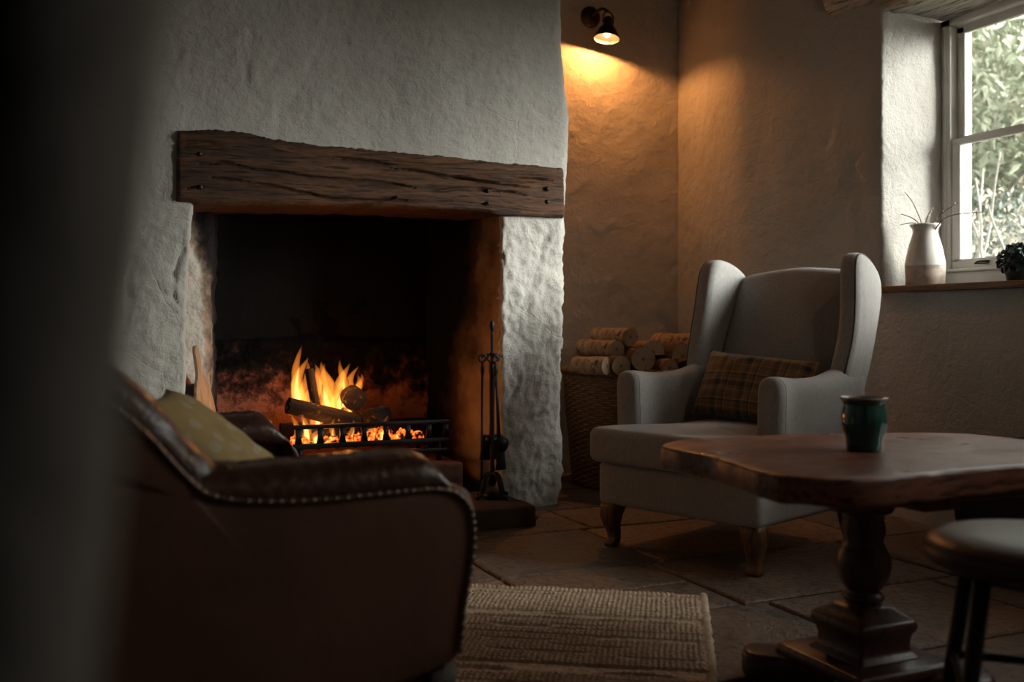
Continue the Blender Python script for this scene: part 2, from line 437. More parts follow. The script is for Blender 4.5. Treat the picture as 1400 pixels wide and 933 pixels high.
m = NT('pale_branch', .9, 0, (.30, .27, .24)); m.col(m.mix(m.noise(9, 4), (.24, .22, .195), (.34, .315, .28))); M['branch'] = m.m
m = NT('lawn', .95); m.col(m.mix(m.noise(3, 5), (.06, .09, .035), (.11, .13, .06))); M['lawn'] = m.m

# ------------------------------------------------------------------ the setting
YF, YB, YA, XW = 3.933, 4.60, 4.75, 3.10
def pdisp(p, rough=1.):
    v = Vector(p)
    d = .016*noise.noise(v*1.3)+.008*noise.noise(v*4+Vector((5, 1, 2)))+rough*(.0028*noise.noise(v*13)+.0026*noise.noise(v*31)+.0022*noise.noise(v*67))
    r = abs(noise.noise(v*3.1+Vector((9, 2, 4))))           # thin trowel ridges
    q = noise.noise(Vector((v.x*1.2+3, v.y*1.2+7, v.z*1.2+1)))
    d += -.006*rough*max(0, 1-r/.022)*sstep(.0, .3, q)
    r2 = abs(noise.noise(Vector((v.x*5.5+v.z*.8, v.y*5.5, v.z*2.2+4))))
    d += .007*max(0, 1-r2/.03)*sstep(.02, .3, noise.noise(v*1.6+Vector((1, 2, 8))))
    return d
def patch(pathf, zs, rough=lambda x, y, z: 1., amp=1.):
    """pathf(z) -> list of (x,y,nx,ny); rows at zs"""
    rings = []
    for z in zs:
        row = []
        for x, y, nx, ny in pathf(z):
            d = amp*pdisp((x, y, z), rough(x, y, z))
            if .365 < x < 1.945 and 1.29 < z < 1.468 and abs(y-YF) < .01 and ny < -.9: d = -.07      # socket for the beam
            row.append((x+nx*d, y+ny*d, z))
        rings.append(row)
    return loft(rings, False, False, closed=False)
def frange(a, b, step):
    n = max(1, int(round(abs(b-a)/step))); return [a+(b-a)*i/n for i in range(n+1)]
XR = [(0, 1.958), (.16, 1.972), (.45, 1.975), (.7, 1.983), (1.25, 1.990), (1.5, 2.000), (1.74, 1.999), (1.87, 1.985), (2.03, 1.968), (2.3, 1.966), (2.8, 1.97)]
XL = [(0, .372), (.5, .376), (.75, .382), (1.0, .392), (1.25, .405), (1.4, .406)]
def corner(cx, cy, r, a0, a1, n=7):
    return [(cx+r*cos(a0+(a1-a0)*k/n), cy+r*sin(a0+(a1-a0)*k/n), cos(a0+(a1-a0)*k/n), sin(a0+(a1-a0)*k/n)) for k in range(n+1)]
ST = .0125
XG = [-.9+ST*i for i in range(int((1.67+.9)/ST)+1)]
def right_end(z, x0):
    xe = interp(XR, z)+.004*noise.noise(Vector((0, 0, z*9)))
    r = .045
    a = [(x0+(xe-r-x0)*k/22, YF, 0, -1) for k in range(1, 23)]
    a += corner(xe-r, YF+r, r, -pi/2, 0)[1:]
    a += [(xe, y, 1, 0) for y in frange(YF+r+.02, YA+.02, .03)]
    return a
def upper(z): return [(x, YF, 0, -1) for x in XG]+right_end(z, XG[-1])
def leftp(z):
    xl = interp(XL, z)+.004*noise.noise(Vector((3, 0, z*11))); r = .02
    a = [(x, YF, 0, -1) for x in XG if x < .34]; x0 = a[-1][0]
    a += [(x0+(xl-r-x0)*k/5, YF, 0, -1) for k in range(1, 6)]
    a += corner(xl-r, YF+r, r, -pi/2, 0, 5)[1:]
    a += [(xl, y, 1, 0) for y in frange(YF+r+.015, 4.27, .03)]
    return a
def rightp(z):
    r = .02; xj = 1.668+.004*noise.noise(Vector((7, 0, z*11)))
    a = [(xj, YF+.10-.016*k, -1, 0) for k in range(5)]
    a += corner(xj+r, YF+r, r, pi, 3*pi/2, 5)
    x0 = a[-1][0]; a += [(x0+(1.72-x0)*k/4, YF, 0, -1) for k in range(1, 5)]
    return a+right_end(z, 1.72)
def rg(x, y, z):
    return 1+2.2*sstep(1.6, 1.72, x)*sstep(1.32, 1.15, z)+.8*sstep(.6, .3, x)*sstep(1.25, 1.0, z)+.25
zlo, zhi = frange(-.02, 1.38, .0125), frange(1.38, 2.8, .0135)
w = obj('wall_fireplace', join(patch(upper, zhi, rg), patch(leftp, zlo, rg), patch(rightp, zlo, rg)), M['plaster'])
struct(w, 'rough whitewashed chimney wall around the fireplace opening', 'wall')

# firebox interior
def fb_path(z):
    return [(1.668-.11*t, YF+.03+(YB-YF-.03)*t, -1, -.15) for t in [i/26 for i in range(27)]]
w = obj('wall_firebox', patch(fb_path, frange(-.02, 1.9, .025), lambda *a: 1.5), M['soot'])
struct(w, 'sooty inner right side of the fireplace', 'wall')
def bk_path(z): return [(1.60-x, YB+(0 if z < .72 else .03), 0, -1) for x in frange(0, 1.35, .02)]
w = obj('wall_fireback', patch(bk_path, frange(-.02, 1.9, .02), lambda *a: 2.5, 1.3), M['brick'])
struct(w, 'burnt brick back of the fireplace behind the flames', 'wall')
def pr_path(z):
    r = .03; xe = .515+.012*noise.noise(Vector((1, 4, z*6)))
    return [(x, 4.25, 0, -1) for x in frange(.2, xe-r, .015)]+corner(xe-r, 4.25+r, r, -pi/2, 0, 5)[1:]+[(xe+.06*t, 4.30+(YB-4.3)*t, 1, 0) for t in [i/8 for i in range(9)]]
w = obj('wall_pier', patch(pr_path, frange(-.02, 1.9, .018), lambda *a: 3), M['limesoot'])
struct(w, 'narrow pale plaster pier inside the fireplace on the left', 'wall')
hood = obj('wall_flue', join(rbox(.1, 1.8, 4.62, 4.70, 0, 1.95, .004), rbox(.1, 1.8, 4.0, 4.7, 1.9, 1.95, .004), rbox(1.69, 1.72, 4.05, 4.7, 0, 1.95, .004)), M['soot'])
struct(hood, 'black flue closing over the fire', 'wall')

# alcove and window wall
XC = 3.097
def alc(z):
    b = .02*noise.noise(Vector((2, 5, z*1.1)))+.014*(z-1.4)
    return [(x, YA, 0, -1) for x in frange(1.90, XC+.10, .02)]
w = obj('wall_back', patch(alc, frange(-.02, 2.8, .02), lambda *a: 1.1), M['plaster_tan'])
struct(w, 'rough plaster back wall of the alcove under the wall lamp', 'wall')
WB, WT, WY0, WY1 = .925, 2.115, 3.215, 1.80; V1, V0 = 1.50, .45       # window recess: bottom, top, far jamb, near jamb
def ridge(y):      # the wall bulges forward in a soft upright ridge near the alcove
    a = 2.925+(XC-2.925)*(y-3.955)/(YA-3.955)
    b = XW-(XW-2.925)*(y-WY0)/(3.955-WY0)
    k = .012
    return (a+b)/2+math.sqrt(((a-b)/2)**2+k*k)-.002 if y > WY0+.03 else XW+max(0, min(1, (y-WY0)/.03))*((a+b)/2+math.sqrt(((a-b)/2)**2+k*k)-.002-XW)
ysA = frange(YA+.06, WY0+.016, .018)
def rw_far(z):
    a = [(ridge(y), y, -1, 0) for y in ysA]
    return a
def rw_rev(z):
    r = .016
    a = [(ridge(y), y, -1, 0) for y in ysA][:-1]
    a += corner(XW+r, WY0+r, r, pi, 3*pi/2, 5)
    return a+[(x, WY0, 0, -1) for x in frange(XW+r+.02, 3.49, .02)]
def rw_low(z): return [(ridge(y), y, -1, 0) for y in ysA]+[(XW, y, -1, 0) for y in frange(WY0-.01, .3, .025)]
def rw_near(z):
    return [(3.49-x, WY1, 0, 1) for x in frange(0, .37, .03)]+[(XW, y, -1, 0) for y in frange(WY1-.012, V1, .04)]+[(x, V1, 0, -1) for x in frange(XW+.01, 3.49, .04)]
def rw_end(z):
    return [(3.49-x, V0, 0, 1) for x in frange(0, .37, .03)]+[(XW, y, -1, 0) for y in frange(V0-.012, .3, .04)]
w = obj('wall_right', join(patch(rw_low, frange(-.02, WB, .02)), patch(rw_rev, frange(WB, WT+.03, .015), lambda x, y, z: 1.25 if x < XW+.005 else .9), patch(rw_low, frange(WT+.03, 2.8, .03)), patch(rw_near, frange(WB, WT+.03, .04)), patch(rw_end, frange(WB, WT+.03, .04))), M['plaster'])
struct(w, 'rough plaster window wall behind the grey wing chair', 'wall')
# outer skin of the window wall so no daylight leaks round the thin plaster
w = obj('wall_outer', join(rbox(3.50, 3.60, .1, 5.1, -.05, WB-.0, .004), rbox(3.50, 3.60, .1, 5.1, WT+.02, 2.85, .004), rbox(3.50, 3.60, WY0-.02, 5.1, WB-.01, WT+.03, .004), rbox(3.50, 3.60, V1-.02, WY1+.02, WB-.01, WT+.03, .004), rbox(3.50, 3.60, .1, V0+.02, WB-.01, WT+.03, .004)), M['plaster_dark'])
struct(w, 'outer face of the window wall', 'wall')
s_ = obj('trim_1', join(rbox(XW-.035, 3.50, WY1-.02, WY0+.005, WB-.0, WB+.028, .005, step=.2), rbox(XW-.035, 3.50, V0-.02, V1+.005, WB-.0, WB+.028, .005, step=.2)), M['sill'])
struct(s_, 'brown wooden window sill board', 'window sill')
V, F = rbox(XW+.0, 3.50, V0-.1, WY0+.2, WT, WT+.12, .02, step=.03)
V, F = jitter((V, F), .012, 9)
bm_ = obj('trim_2', (V, F), M['limebeam']); struct(bm_, 'whitewashed timber lintel over the window recess', 'beam')
path = [(XW-.02, y, 2.235+.012*sin(y*5)) for y in frange(.4, 3.46, .06)]
rb = tube(path, [.085*(.9+.2*noise.noise(Vector((p[1]*4, 1, 2)))) for p in path], 14); rb = jitter(rb, .004, 9)
bm2 = obj('trim_3', rb, M['limebeam']); struct(bm2, 'rounded old timber above the window recess', 'beam')

# room envelope (outside the picture but it holds the light as the real room does)
cl = obj('ceiling', rbox(-1.0, 3.65, -1.7, 5.1, 2.75, 2.85, .004), M['ceil'], smooth=False); struct(cl, 'plain plaster ceiling', 'ceiling')
wl = obj('wall_left', rbox(-1.0, -.9, .25, 4.0, -.05, 2.8, .004), M['plaster'], smooth=False); struct(wl, 'plaster wall on the far left', 'wall')
rear = obj('wall_rear', join(rbox(-1.0, 3.6, -1.8, -1.7, -.05, 2.8, .004), rbox(1.6, 1.7, -1.7, .3, -.05, 2.8, .004), rbox(-1.0, -.9, -1.7, .24, -.05, 2.8, .004)), M['darkfab'], smooth=False); struct(rear, 'dark passage wall behind the viewer', 'wall')
nr = obj('wall_passage', rbox(.85, 3.6, .20, .28, -.05, 2.8, .01), M['plaster'], smooth=False); struct(nr, 'plaster wall beside the doorway', 'wall')
# doorway wall end very near the viewer, with a round plastered edge that leans a little
def limb(z): return .012+.07*math.tanh((z-.80)/.07*.105)+.02*sstep(1.2, 2.6, z)
rings = []
for z in frange(-.02, 2.8, .05):
    xl = limb(z); yc, r = .355, .055; row = []
    row += [(x, yc-r) for x in frange(-.92, xl-r, .2)]
    row += [(xl-r+r*cos(a), yc+r*sin(a)) for a in [-pi/2+pi*k/18 for k in range(1, 18)]]
    row += [(x, yc+r) for x in frange(xl-r, -.92, .2)] if False else [(xl-r-(xl-r+.92)*k/5, yc+r) for k in range(6)]
    rings.append([(x, y, z) for x, y in row])
n0 = min(len(r_) for r_ in rings)
def neat(z):
    xl = limb(z); yc, r = .237, .036
    row = [(-.92+(xl-r+.92)*k/5, yc-r) for k in range(6)]
    row += [(xl-r+r*cos(a), yc+r*sin(a)) for a in [-pi/2+pi*k/18 for k in range(1, 18)]]
    row += [(xl-r-(xl-r+.92)*k/5, yc+r) for k in range(6)]
    return [(x, y, z) for x, y in row]
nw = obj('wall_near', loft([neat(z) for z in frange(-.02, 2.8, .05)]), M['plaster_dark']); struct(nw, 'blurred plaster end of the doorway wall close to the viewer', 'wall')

# ------------------------------------------------------------------ floor
def slabs():
    V, F, fm = [], [], []
    V += [(-1, -1.7, -.012), (3.2, -1.7, -.012), (3.2, 4.8, -.012), (-1, 4.8, -.012)]; F.append((0, 1, 2, 3)); fm.append(1)
    rnd = random.Random(11)
    y = -1.7; row = 0; ys = [-1.7]
    while y < 4.8:
        y += rnd.uniform(.38, .62); ys.append(y)
    for y0, y1 in zip(ys, ys[1:]):
        x = -1.0-rnd.uniform(0, .5)
        while x < 3.2:
            wd = rnd.uniform(.45, .95); g = .009
            x1 = x+wd; split = rnd.random() < .22
            cells = [(x, x1, y0, y1)] if not split else [(x, x1, y0, (y0+y1)/2), (x, x1, (y0+y1)/2, y1)]
            for a, b, c_, d in cells:
                q = [(a+g*rnd.uniform(.4, 1.7), c_+g*rnd.uniform(.4, 1.7)), (b-g*rnd.uniform(.4, 1.7), c_+g*rnd.uniform(.4, 1.7)), (b-g*rnd.uniform(.4, 1.7), d-g*rnd.uniform(.4, 1.7)), (a+g*rnd.uniform(.4, 1.7), d-g*rnd.uniform(.4, 1.7))]
                o = [(p[0]+.004*noise.noise(Vector((p[0]*14, p[1]*14, 3))), p[1]+.004*noise.noise(Vector((p[0]*14, p[1]*14, 8)))) for p in resample(q, .05)]
                h = rnd.uniform(-.003, 0)
                rings = [[(p[0], p[1], -.014) for p in o], [(p[0], p[1], h-.005) for p in o], [(p[0], p[1], h-.0012) for p in inset(o, .004)], [(p[0], p[1], h) for p in inset(o, .011)]]
                v, f = loft(rings, False, True); n = len(V); V += v; F += [tuple(i+n for i in z) for z in f]; fm += [0]*len(f)
            x = x1
    return V, F, fm
V, F, fm = slabs()
fl = obj('floor', (V, F), None, smooth=False, mats=[M['flag'], M['mortar']], fm=None)
for i, p in enumerate(fl.data.polygons): p.material_index = 1 if len(p.vertices) == 4 and all(abs(fl.data.vertices[k].co.z+.012) < 1e-5 for k in p.vertices) else 0
struct(fl, 'dark brown flagstone floor', 'floor')

# hearth: low stone kerb in front and raised brick hearth inside
V, F = rbox(.30, 1.66, 3.56, 3.99, -.01, .08, .012, step=.03); V, F = jitter((V, F), .006, 9)
h1 = obj('hearth_slab', (V, F), M['hearth']); tag(h1, 'low dark stone slab in front of the fireplace under the fire irons', 'hearth')
V, F = rbox(.42, 1.52, 4.0, YB-.03, .0, .20, .01, step=.04); V, F = jitter((V, F), .004, 9)
h2 = obj('hearth_platform', (V, F), M['redbrick']); tag(h2, 'raised red brick hearth under the fire grate', 'hearth')

# ------------------------------------------------------------------ mantel beam
TOPX = [(.344, 1.522), (.45, 1.533), (.555, 1.539), (.61, 1.529), (.757, 1.512), (.88, 1.506), (1.13, 1.501), (1.38, 1.4965), (1.67, 1.487), (1.965, 1.481)]
BOTX = [(.344, 1.258), (.42, 1.252), (.7, 1.263), (1.12, 1.277), (1.6, 1.274), (1.66, 1.260), (1.965, 1.264)]
CRK = [[(.40, 1.395), (.50, 1.412), (.65, 1.393), (.86, 1.377), (1.10, 1.375), (1.28, 1.360)], [(.44, 1.355), (.70, 1.332), (.88, 1.302), (1.10, 1.297), (1.3, 1.305)], [(1.165, 1.435), (1.33, 1.424), (1.43, 1.413), (1.66, 1.392), (1.80, 1.386)], [(1.68, 1.43), (1.93, 1.42)], [(1.60, 1.372), (1.78, 1.352)], [(.36, 1.30), (.44, 1.322)], [(.9, 1.46), (1.2, 1.452)]]
def beam():
    nx, nz = 330, 60; x0, x1 = .344, 1.962; yf, yb = 3.912, 4.30
    rings = []
    for i in range(nx+1):
        x = x0+(x1-x0)*i/nx
        zt = interp(TOPX, x)+.006*fbm((x, 0, 1), 14)+.003*fbm((x, 3, 1), 50); zb = interp(BOTX, x)+.004*fbm((x, 7, 1), 12)
        xe = x+.006*fbm((0, 0, 0), 3)
        ring = []
        for k in range(nz+1):
            t = k/nz; z = zb+(zt-zb)*t
            ed = min(t, 1-t)*(zt-zb); rd = .012*(1-min(1, ed/.014))**2
            g1 = noise.noise(Vector((x*1.3, z*17+.8*noise.noise(Vector((x*2.2, z*3, 4))), 2)))
            g2 = noise.noise(Vector((x*4, z*60, 5)))
            crack = max(0, 1-abs(g1+.05)/.055)*sstep(-.2, .25, noise.noise(Vector((x*1.6, z*5, 9))))
            d = .005*g1+.0035*g2+.0025*noise.noise(Vector((x*30, z*160, 1)))-.018*crack+.008*noise.noise(Vector((x*3, z*8, 6)))
            for cl_ in CRK:
                if cl_[0][0] < x < cl_[-1][0]:
                    e_ = min(x-cl_[0][0], cl_[-1][0]-x); q_ = abs(z-interp(cl_, x)-.006*noise.noise(Vector((x*9, cl_[0][1]*30, 1)))); w_ = .0065*min(1, e_/.08)
                    if q_ < w_: d -= .030*(1-q_/w_)
            ex = min(i, nx-i)/nx*(x1-x0)
            rd += .010*(1-min(1, ex/.012))**2
            xx = x+.006*noise.noise(Vector((z*22, i > nx/2, 3))) if ex < .004 else x
            ring.append((xx, yf+rd-d, z))
        ring += [(x, yb, zt), (x, yb, zb)]
        rings.append(ring)
    return loft(rings)
mb = obj('mantel_beam', beam(), M['oak']); tag(mb, 'weathered dark oak beam over the fireplace opening', 'beam')
for x, z, r in ((1.874, 1.385, .011), (1.874, 1.328, .011), (1.595, 1.361, .009), (1.595, 1.308, .009), (1.194, 1.313, .007), (.423, 1.437, .010), (.426, 1.313, .010)):
    v, f = lathe([(0.0005, .014), (r*.5, .013), (r*.85, .009), (r, .003), (r, -.012)], 14)
    v = [(x+a, 3.912-c-.0, z+b) for a, b, c in v]
    obj('nail_head', (v, f), M['nail'], mb)

# ------------------------------------------------------------------ window
def bx(*a, r=.004): return rbox(*a, r)
XG0 = 3.45
wn = thing('window_1', 'white painted sash window in the deep recess', 'window', (0, 0, 0)); wn['kind'] = 'structure'
y0, y1 = WY1+.0, WY0-.005
zb, zt = .953, 2.105
fr = join(bx(3.43, 3.50, y0, y1, zb, 1.032), bx(3.415, 3.45, y0, y1, 1.018, 1.032), bx(3.43, 3.50, y1-.05, y1, 1.03, zt), bx(3.43, 3.50, y0, y0+.05, 1.03, zt), bx(3.43, 3.50, y0, y1, 2.075, zt), bx(3.425, 3.44, y1-.030, y1-.012, 1.03, 2.08), bx(3.425, 3.44, y0+.012, y0+.03, 1.03, 2.08))
obj('window_frame', fr, M['paint'], wn)
yl, yr = y0+.05, y1-.05
sl = join(bx(3.440, 3.468, yl, yr, 1.032, 1.072), bx(3.440, 3.468, yl, yr, 1.560, 1.588), bx(3.440, 3.468, yr-.042, yr, 1.06, 1.57), bx(3.440, 3.468, yl, yl+.042, 1.06, 1.57))
sash = obj('lower_sash', sl, M['paint'], wn)
obj('pane', bx(3.452, 3.456, yl+.03, yr-.03, 1.06, 1.575, r=.001), M['glass'], sash, smooth=False)
v = join(bx(3.428, 3.438, 2.965, 3.035, 1.046, 1.053, r=.003), tube([(3.432, 3.03, 1.050), (3.425, 3.015, 1.056), (3.425, 2.99, 1.058), (3.43, 2.96, 1.055)], .004, 8))
obj('sash_catch', v, M['catch'], sash)
su = join(bx(3.470, 3.495, yl, yr, 1.575, 1.60), bx(3.470, 3.495, yl, yr, 2.04, 2.08), bx(3.470, 3.495, yr-.04, yr, 1.59, 2.07), bx(3.470, 3.495, yl, yl+.04, 1.59, 2.07))
sash2 = obj('upper_sash', su, M['paint'], wn)
obj('pane', bx(3.480, 3.484, yl+.03, yr-.03, 1.59, 2.05, r=.001), M['glass'], sash2, smooth=False)

w2 = thing('fill_window', 'added unseen sash window nearer the viewer, bringing more daylight into the room', 'window'); w2['kind'] = 'structure'  # unseen window added so more daylight reaches floor, rug and leather chair
obj('window_frame', join(bx(3.43, 3.50, V0, V1, zb, 1.06), bx(3.43, 3.50, V0, V1, 2.06, zt), bx(3.43, 3.50, V0, V0+.09, 1.03, zt), bx(3.43, 3.50, V1-.09, V1, 1.03, zt), bx(3.44, 3.49, V0, V1, 1.56, 1.60)), M['paint'], w2)
obj('pane', bx(3.462, 3.466, V0+.08, V1-.08, 1.05, 2.07, r=.001), M['glass'], w2, smooth=False)

# ------------------------------------------------------------------ garden outside
gr = obj('ground_outside', jitter(puff(rrect(3.7, 22, -12, 22, .2, 3, 1.0), -.55, -.35, .05), .06, .7), M['lawn'])
struct(gr, 'lawn outside the window', 'ground')
def leaves(n, cen, rad, size, rnd, flat=1.):
    V, F = [], []
    for i in range(n):
        while True:
            q = Vector((rnd.uniform(-1, 1), rnd.uniform(-1, 1), rnd.uniform(-1, 1)))
            if .25 < q.length < 1 and noise.noise(q*2.3+Vector(cen)) > -.28: break
        p = Vector((cen[0]+q.x*rad[0], cen[1]+q.y*rad[1], cen[2]+q.z*rad[2]))
        L = size*rnd.uniform(.6, 1.3); W = L*.42
        e = Matrix.Rotation(rnd.uniform(0, 6.28), 3, 'Z') @ Matrix.Rotation(rnd.uniform(-1.2, 1.2), 3, 'Y') @ Matrix.Rotation(rnd.uniform(-.9, .9), 3, 'X')
        k = len(V)
        for a, b, c_ in ((0, 0, 0), (L*.4, W*.5, .12*L), (L, 0, 0), (L*.4, -W*.5, .12*L)): V.append(p+e @ Vector((a, b, c_)))
        F += [(k, k+1, k+2), (k, k+2, k+3)]
    return V, F
def branches(base, h, n, rnd, r0, spread):
    parts = []
    for i in range(n):
        a = rnd.uniform(0, 6.28); p = Vector(base); d = Vector((cos(a)*spread, sin(a)*spread, 1)).normalized(); pts = [p.copy()]
        N = 9
        for k in range(N):
            d = (d+Vector((rnd.uniform(-.5, .5), rnd.uniform(-.5, .5), rnd.uniform(-.15, .25)))).normalized(); p = p+d*h/N; pts.append(p.copy())
        pts = [Vector(q) for q in chaikin([tuple(q) for q in pts], 1, False)]
        parts.append(tube(pts, [r0*(1-.8*k/(len(pts)-1)) for k in range(len(pts))], 7))
    return join(*parts)
def tree(name, label, base, crowns, mat, bh, nb, r0, spread, seed, cat='tree'):
    rnd = random.Random(seed)
    t = thing(name, label, cat, base)
    for cen, rad, n, size in crowns: obj('foliage', leaves(n, cen, rad, size, rnd), mat, t, smooth=False)
    obj('trunk', branches((0, 0, 0), bh, nb, rnd, r0, spread), M['branch'], t)
tree('garden_shrub', 'pale twisting bare branched shrub close outside the lower window pane', (6.15, 5.75, -.36), [((0, 0, 1.35), (.9, .9, .95), 1500, .06)], M['leafcream'], 2.6, 34, .024, .5, 3, 'shrub')
tree('garden_tree', 'green leafed tree outside seen through the upper window pane', (8.6, 7.6, -.36), [((0, -.4, 3.3), (1.6, 1.7, 1.1), 7000, .15)], M['leafgreen'], 3.6, 6, .07, .3, 5)
tree('autumn_tree', 'cream and tan leafed tree outside behind the green one', (9.6, 9.3, -.36), [((0, 0, 2.9), (2.2, 2.0, 2.2), 11000, .20)], M['leafcream'], 4, 7, .07, .4, 9)
tree('garden_bush', 'deep green bush standing outside behind the bare branches', (7.7, 6.9, -.36), [((0, 0, 1.25), (1.3, 1.3, 1.2), 7000, .10)], M['leafdeep'], 1.8, 6, .03, .6, 13, 'bush')

# ------------------------------------------------------------------ wing chair
wc = thing('wing_armchair', 'grey linen wing armchair with wooden cabriole legs by the window wall', 'armchair', (1.8355, 2.854, 0), R(-69.8))
LIN, PIP = M['linen'], M['piping']
obj('seat_frame', rbox(-.335, .335, .0, .70, .150, .302, .022, 4, .06, .0), LIN, wc)
outl = chaikin([(-.352, -.04), (.352, -.04), (.352, .105), (.245, .115), (.245, .60), (-.245, .60), (-.245, .115), (-.352, .105)], 0)
outl = resample(outl, .02); 
for _ in range(3): outl = [tuple((outl[i-1][k]+2*outl[i][k]+outl[(i+1) % len(outl)][k])/4 for k in range(2)) for i in range(len(outl))]
sc_ = puff(outl, .302, .428, .032, 6, 0, .014)
so = obj('seat_cushion', sc_, LIN, wc)
obj('piping', join(tube([(p[0], p[1], .400) for p in inset(outl, .004)], .0035, 6, closed=True)), PIP, so)
for s in (-1, 1):
    # arm: side panel and rolled top, outline in (x,z), run along y
    o = [(.245, .27), (.345, .27), (.348, .45), (.352, .55), (.350, .600), (.325, .625), (.285, .627), (.252, .610), (.246, .55)]
    o = resample(chaikin(o, 2), .016)
    def mpa(a, b, c, s=s):
        y = c; lift = .02*sstep(.42, .62, y)*sstep(.4, .6, b) - .012*sstep(.12, .3, y)*sstep(.5, .6, b)*(1-sstep(.35, .6, y))
        return (s*a, y, b+lift)
    # split along the length so the top line can dip and rise
    rings = []
    for k, y in enumerate(frange(.14, .66, .03)): rings.append([mpa(p[0], p[1], y) for p in o])
    front = []
    for k in range(6):
        an = pi/2*k/6; ins = .028*(1-sin(an)); q = inset(o, ins); front.append([mpa(p[0], p[1], .112+.028*(1-cos(an))) for p in q])
    cen = [(sum(p[0] for p in o)/len(o)), (sum(p[1] for p in o)/len(o))]
    qb = inset(o, .028); caps = [[mpa(cen[0]+(p[0]-cen[0])*t, cen[1]+(p[1]-cen[1])*t, .112-.006*(1-t*t)) for p in qb] for t in (.05, .4, .7)]
    am = obj('arm', loft(caps+front+rings), LIN, wc)
    q = inset(o, .004); obj('piping', tube([mpa(p[0], p[1], .135) for p in q if p[1] > .29], .0042, 6), PIP, am)
    # wing: profile in (y,z), thickness across x, flaring outwards at its front
    pr = [(.49, .45), (.515, .56), (.545, .66), (.578, .76), (.600, .86), (.610, .95), (.622, 1.015), (.655, 1.055), (.715, 1.055), (.79, 1.030), (.85, .990), (.872, .93), (.845, .85), (.79, .74), (.735, .63), (.69, .52), (.66, .40), (.55, .40)]
    pr = resample(chaikin(pr, 2), .018)
    def mpw(a, b, c, s=s):
        fl_ = (.70-a)*.12*sstep(.5, .8, b)
        bow = .012*sin(min(1, max(0, (b-.5)/.55))*pi)
        return (s*(c+fl_+bow), a, b)
    wg = obj('wing', puff(pr, .256, .335, .030, 7, .004, .006, mpw), LIN, wc)
    top = [p for p in inset(pr, .006)]
    obj('piping', tube([mpw(p[0], p[1], .322) for p in top if p[1] > .60], .004, 6), PIP, wg)
# back, leaning
o = [(-.262, .36), (.262, .36), (.266, .70), (.27, .965), (.262, .992), (.18, 1.006), (.0, 1.022), (-.18, 1.006), (-.262, .992), (-.27, .965), (-.266, .70)]
o = resample(o, .03); 
for _ in range(2): o = [tuple((o[i-1][k]+2*o[i][k]+o[(i+1) % len(o)][k])/4 for k in range(2)) for i in range(len(o))]
def mpb(a, b, c): return (a, .545+(b-.40)*.43+c, b)
bk = obj('backrest', puff(o, 0, .10, .030, 6, .028, .0, mpb, 6), LIN, wc)
obj('back_panel', rbox(-.31, .31, .60, .70, .15, .50, .02, 3, .05), LIN, wc)
def cab(x, y, sx, sy, h=.158):
    prof = [(0, .038, .000), (.02, .037, .004), (.05, .033, .010), (.085, .025, .008), (.115, .020, .002), (.135, .019, .002), (.148, .023, .008), (.158, .021, .008)]
    rings = []
    for t, hw, off in prof:
        z = h-t
        rings.append([(x+sx*off+hw*px_, y+sy*off+hw*py_, z) for px_, py_ in rrect(-1, 1, -1, 1, .35, 3, 5)])
    return loft(rings)
for x, y, a, b in ((-.29, .045, -1, -1), (.29, .045, 1, -1)): obj('front_leg', cab(x, y, a, b), M['leg'], wc)
for x in (-.28, .28):
    rings = [[(x+hw*p[0], yy+hw*p[1], z) for p in rrect(-1, 1, -1, 1, .3, 3, 5)] for z, hw, yy in ((.158, .028, .65), (.08, .022, .665), (0, .018, .70))]
    obj('back_leg', loft(rings), M['leg'], wc)

def pillow(w, h, t, nx=40, ny=30, seed=0):
    V, F = [], []
    for sgn in (1, -1):
        n = len(V)
        for j in range(ny+1):
            for i in range(nx+1):
                u = -1+2*i/nx; v = -1+2*j/ny
                pinch = 1-.05*(1-abs(v)**2)*0-.045*(v*v)*0
                x = u*w/2*(1-.045*(1-v*v)*0-.05*(1-abs(u))*0); y = v*h/2
                x *= 1-.05*(1-abs(v)**3)*(abs(u)**3); y *= 1-.07*(1-abs(u)**3)*(abs(v)**3)
                z = sgn*t/2*((1-abs(u)**2.6)**.5)*((1-abs(v)**2.6)**.5)
                z *= 1+.10*noise.noise(Vector((u*2+seed, v*2, sgn)))
                z += .01*noise.noise(Vector((u*4+seed, v*4, 3)))*(1-u*u)*(1-v*v)
                V.append((x, y, z))
        for j in range(ny):
            for i in range(nx):
                a = n+j*(nx+1)+i; F.append((a, a+1, a+nx+2, a+nx+1))
    return V, F
def weld(o, d=.0006):
    bm = bmesh.new(); bm.from_mesh(o.data); bmesh.ops.remove_doubles(bm, verts=bm.verts, dist=d); bmesh.ops.recalc_face_normals(bm, faces=bm.faces); bm.to_mesh(o.data); bm.free(); return o
# tartan pillow leaning on the chair back
pw = weld(obj('tartan_cushion', pillow(.44, .27, .13, seed=2), M['tartan'])); tag(pw, 'brown tartan wool cushion propped on the grey wing chair seat', 'cushion')
Mc = Matrix.Translation((1.8355, 2.854, 0)) @ Matrix.Rotation(R(-69.8), 4, 'Z')
pw.matrix_world = Mc @ Matrix.Translation((.018, .465, .560)) @ Matrix.Rotation(R(8), 4, 'Z') @ Matrix.Rotation(R(62), 4, 'X') @ Matrix.Rotation(R(-5), 4, 'Z')

# ------------------------------------------------------------------ leather club chair
bc = thing('leather_club_armchair', 'brown leather club armchair with studded edges facing the fire', 'armchair', (.5355, 2.044, 0), R(98.4))
LE, LS = M['leather'], M['leather_side']
HW = .475
def studs(path, r=.0052):
    pts = resample(path, .0175, closed=False); vs = []
    for p in pts:
        v, f = lathe([(.0004, r*.75), (r*.6, r*.6), (r, 0)], 8); vs.append((v, f, p))
    return vs
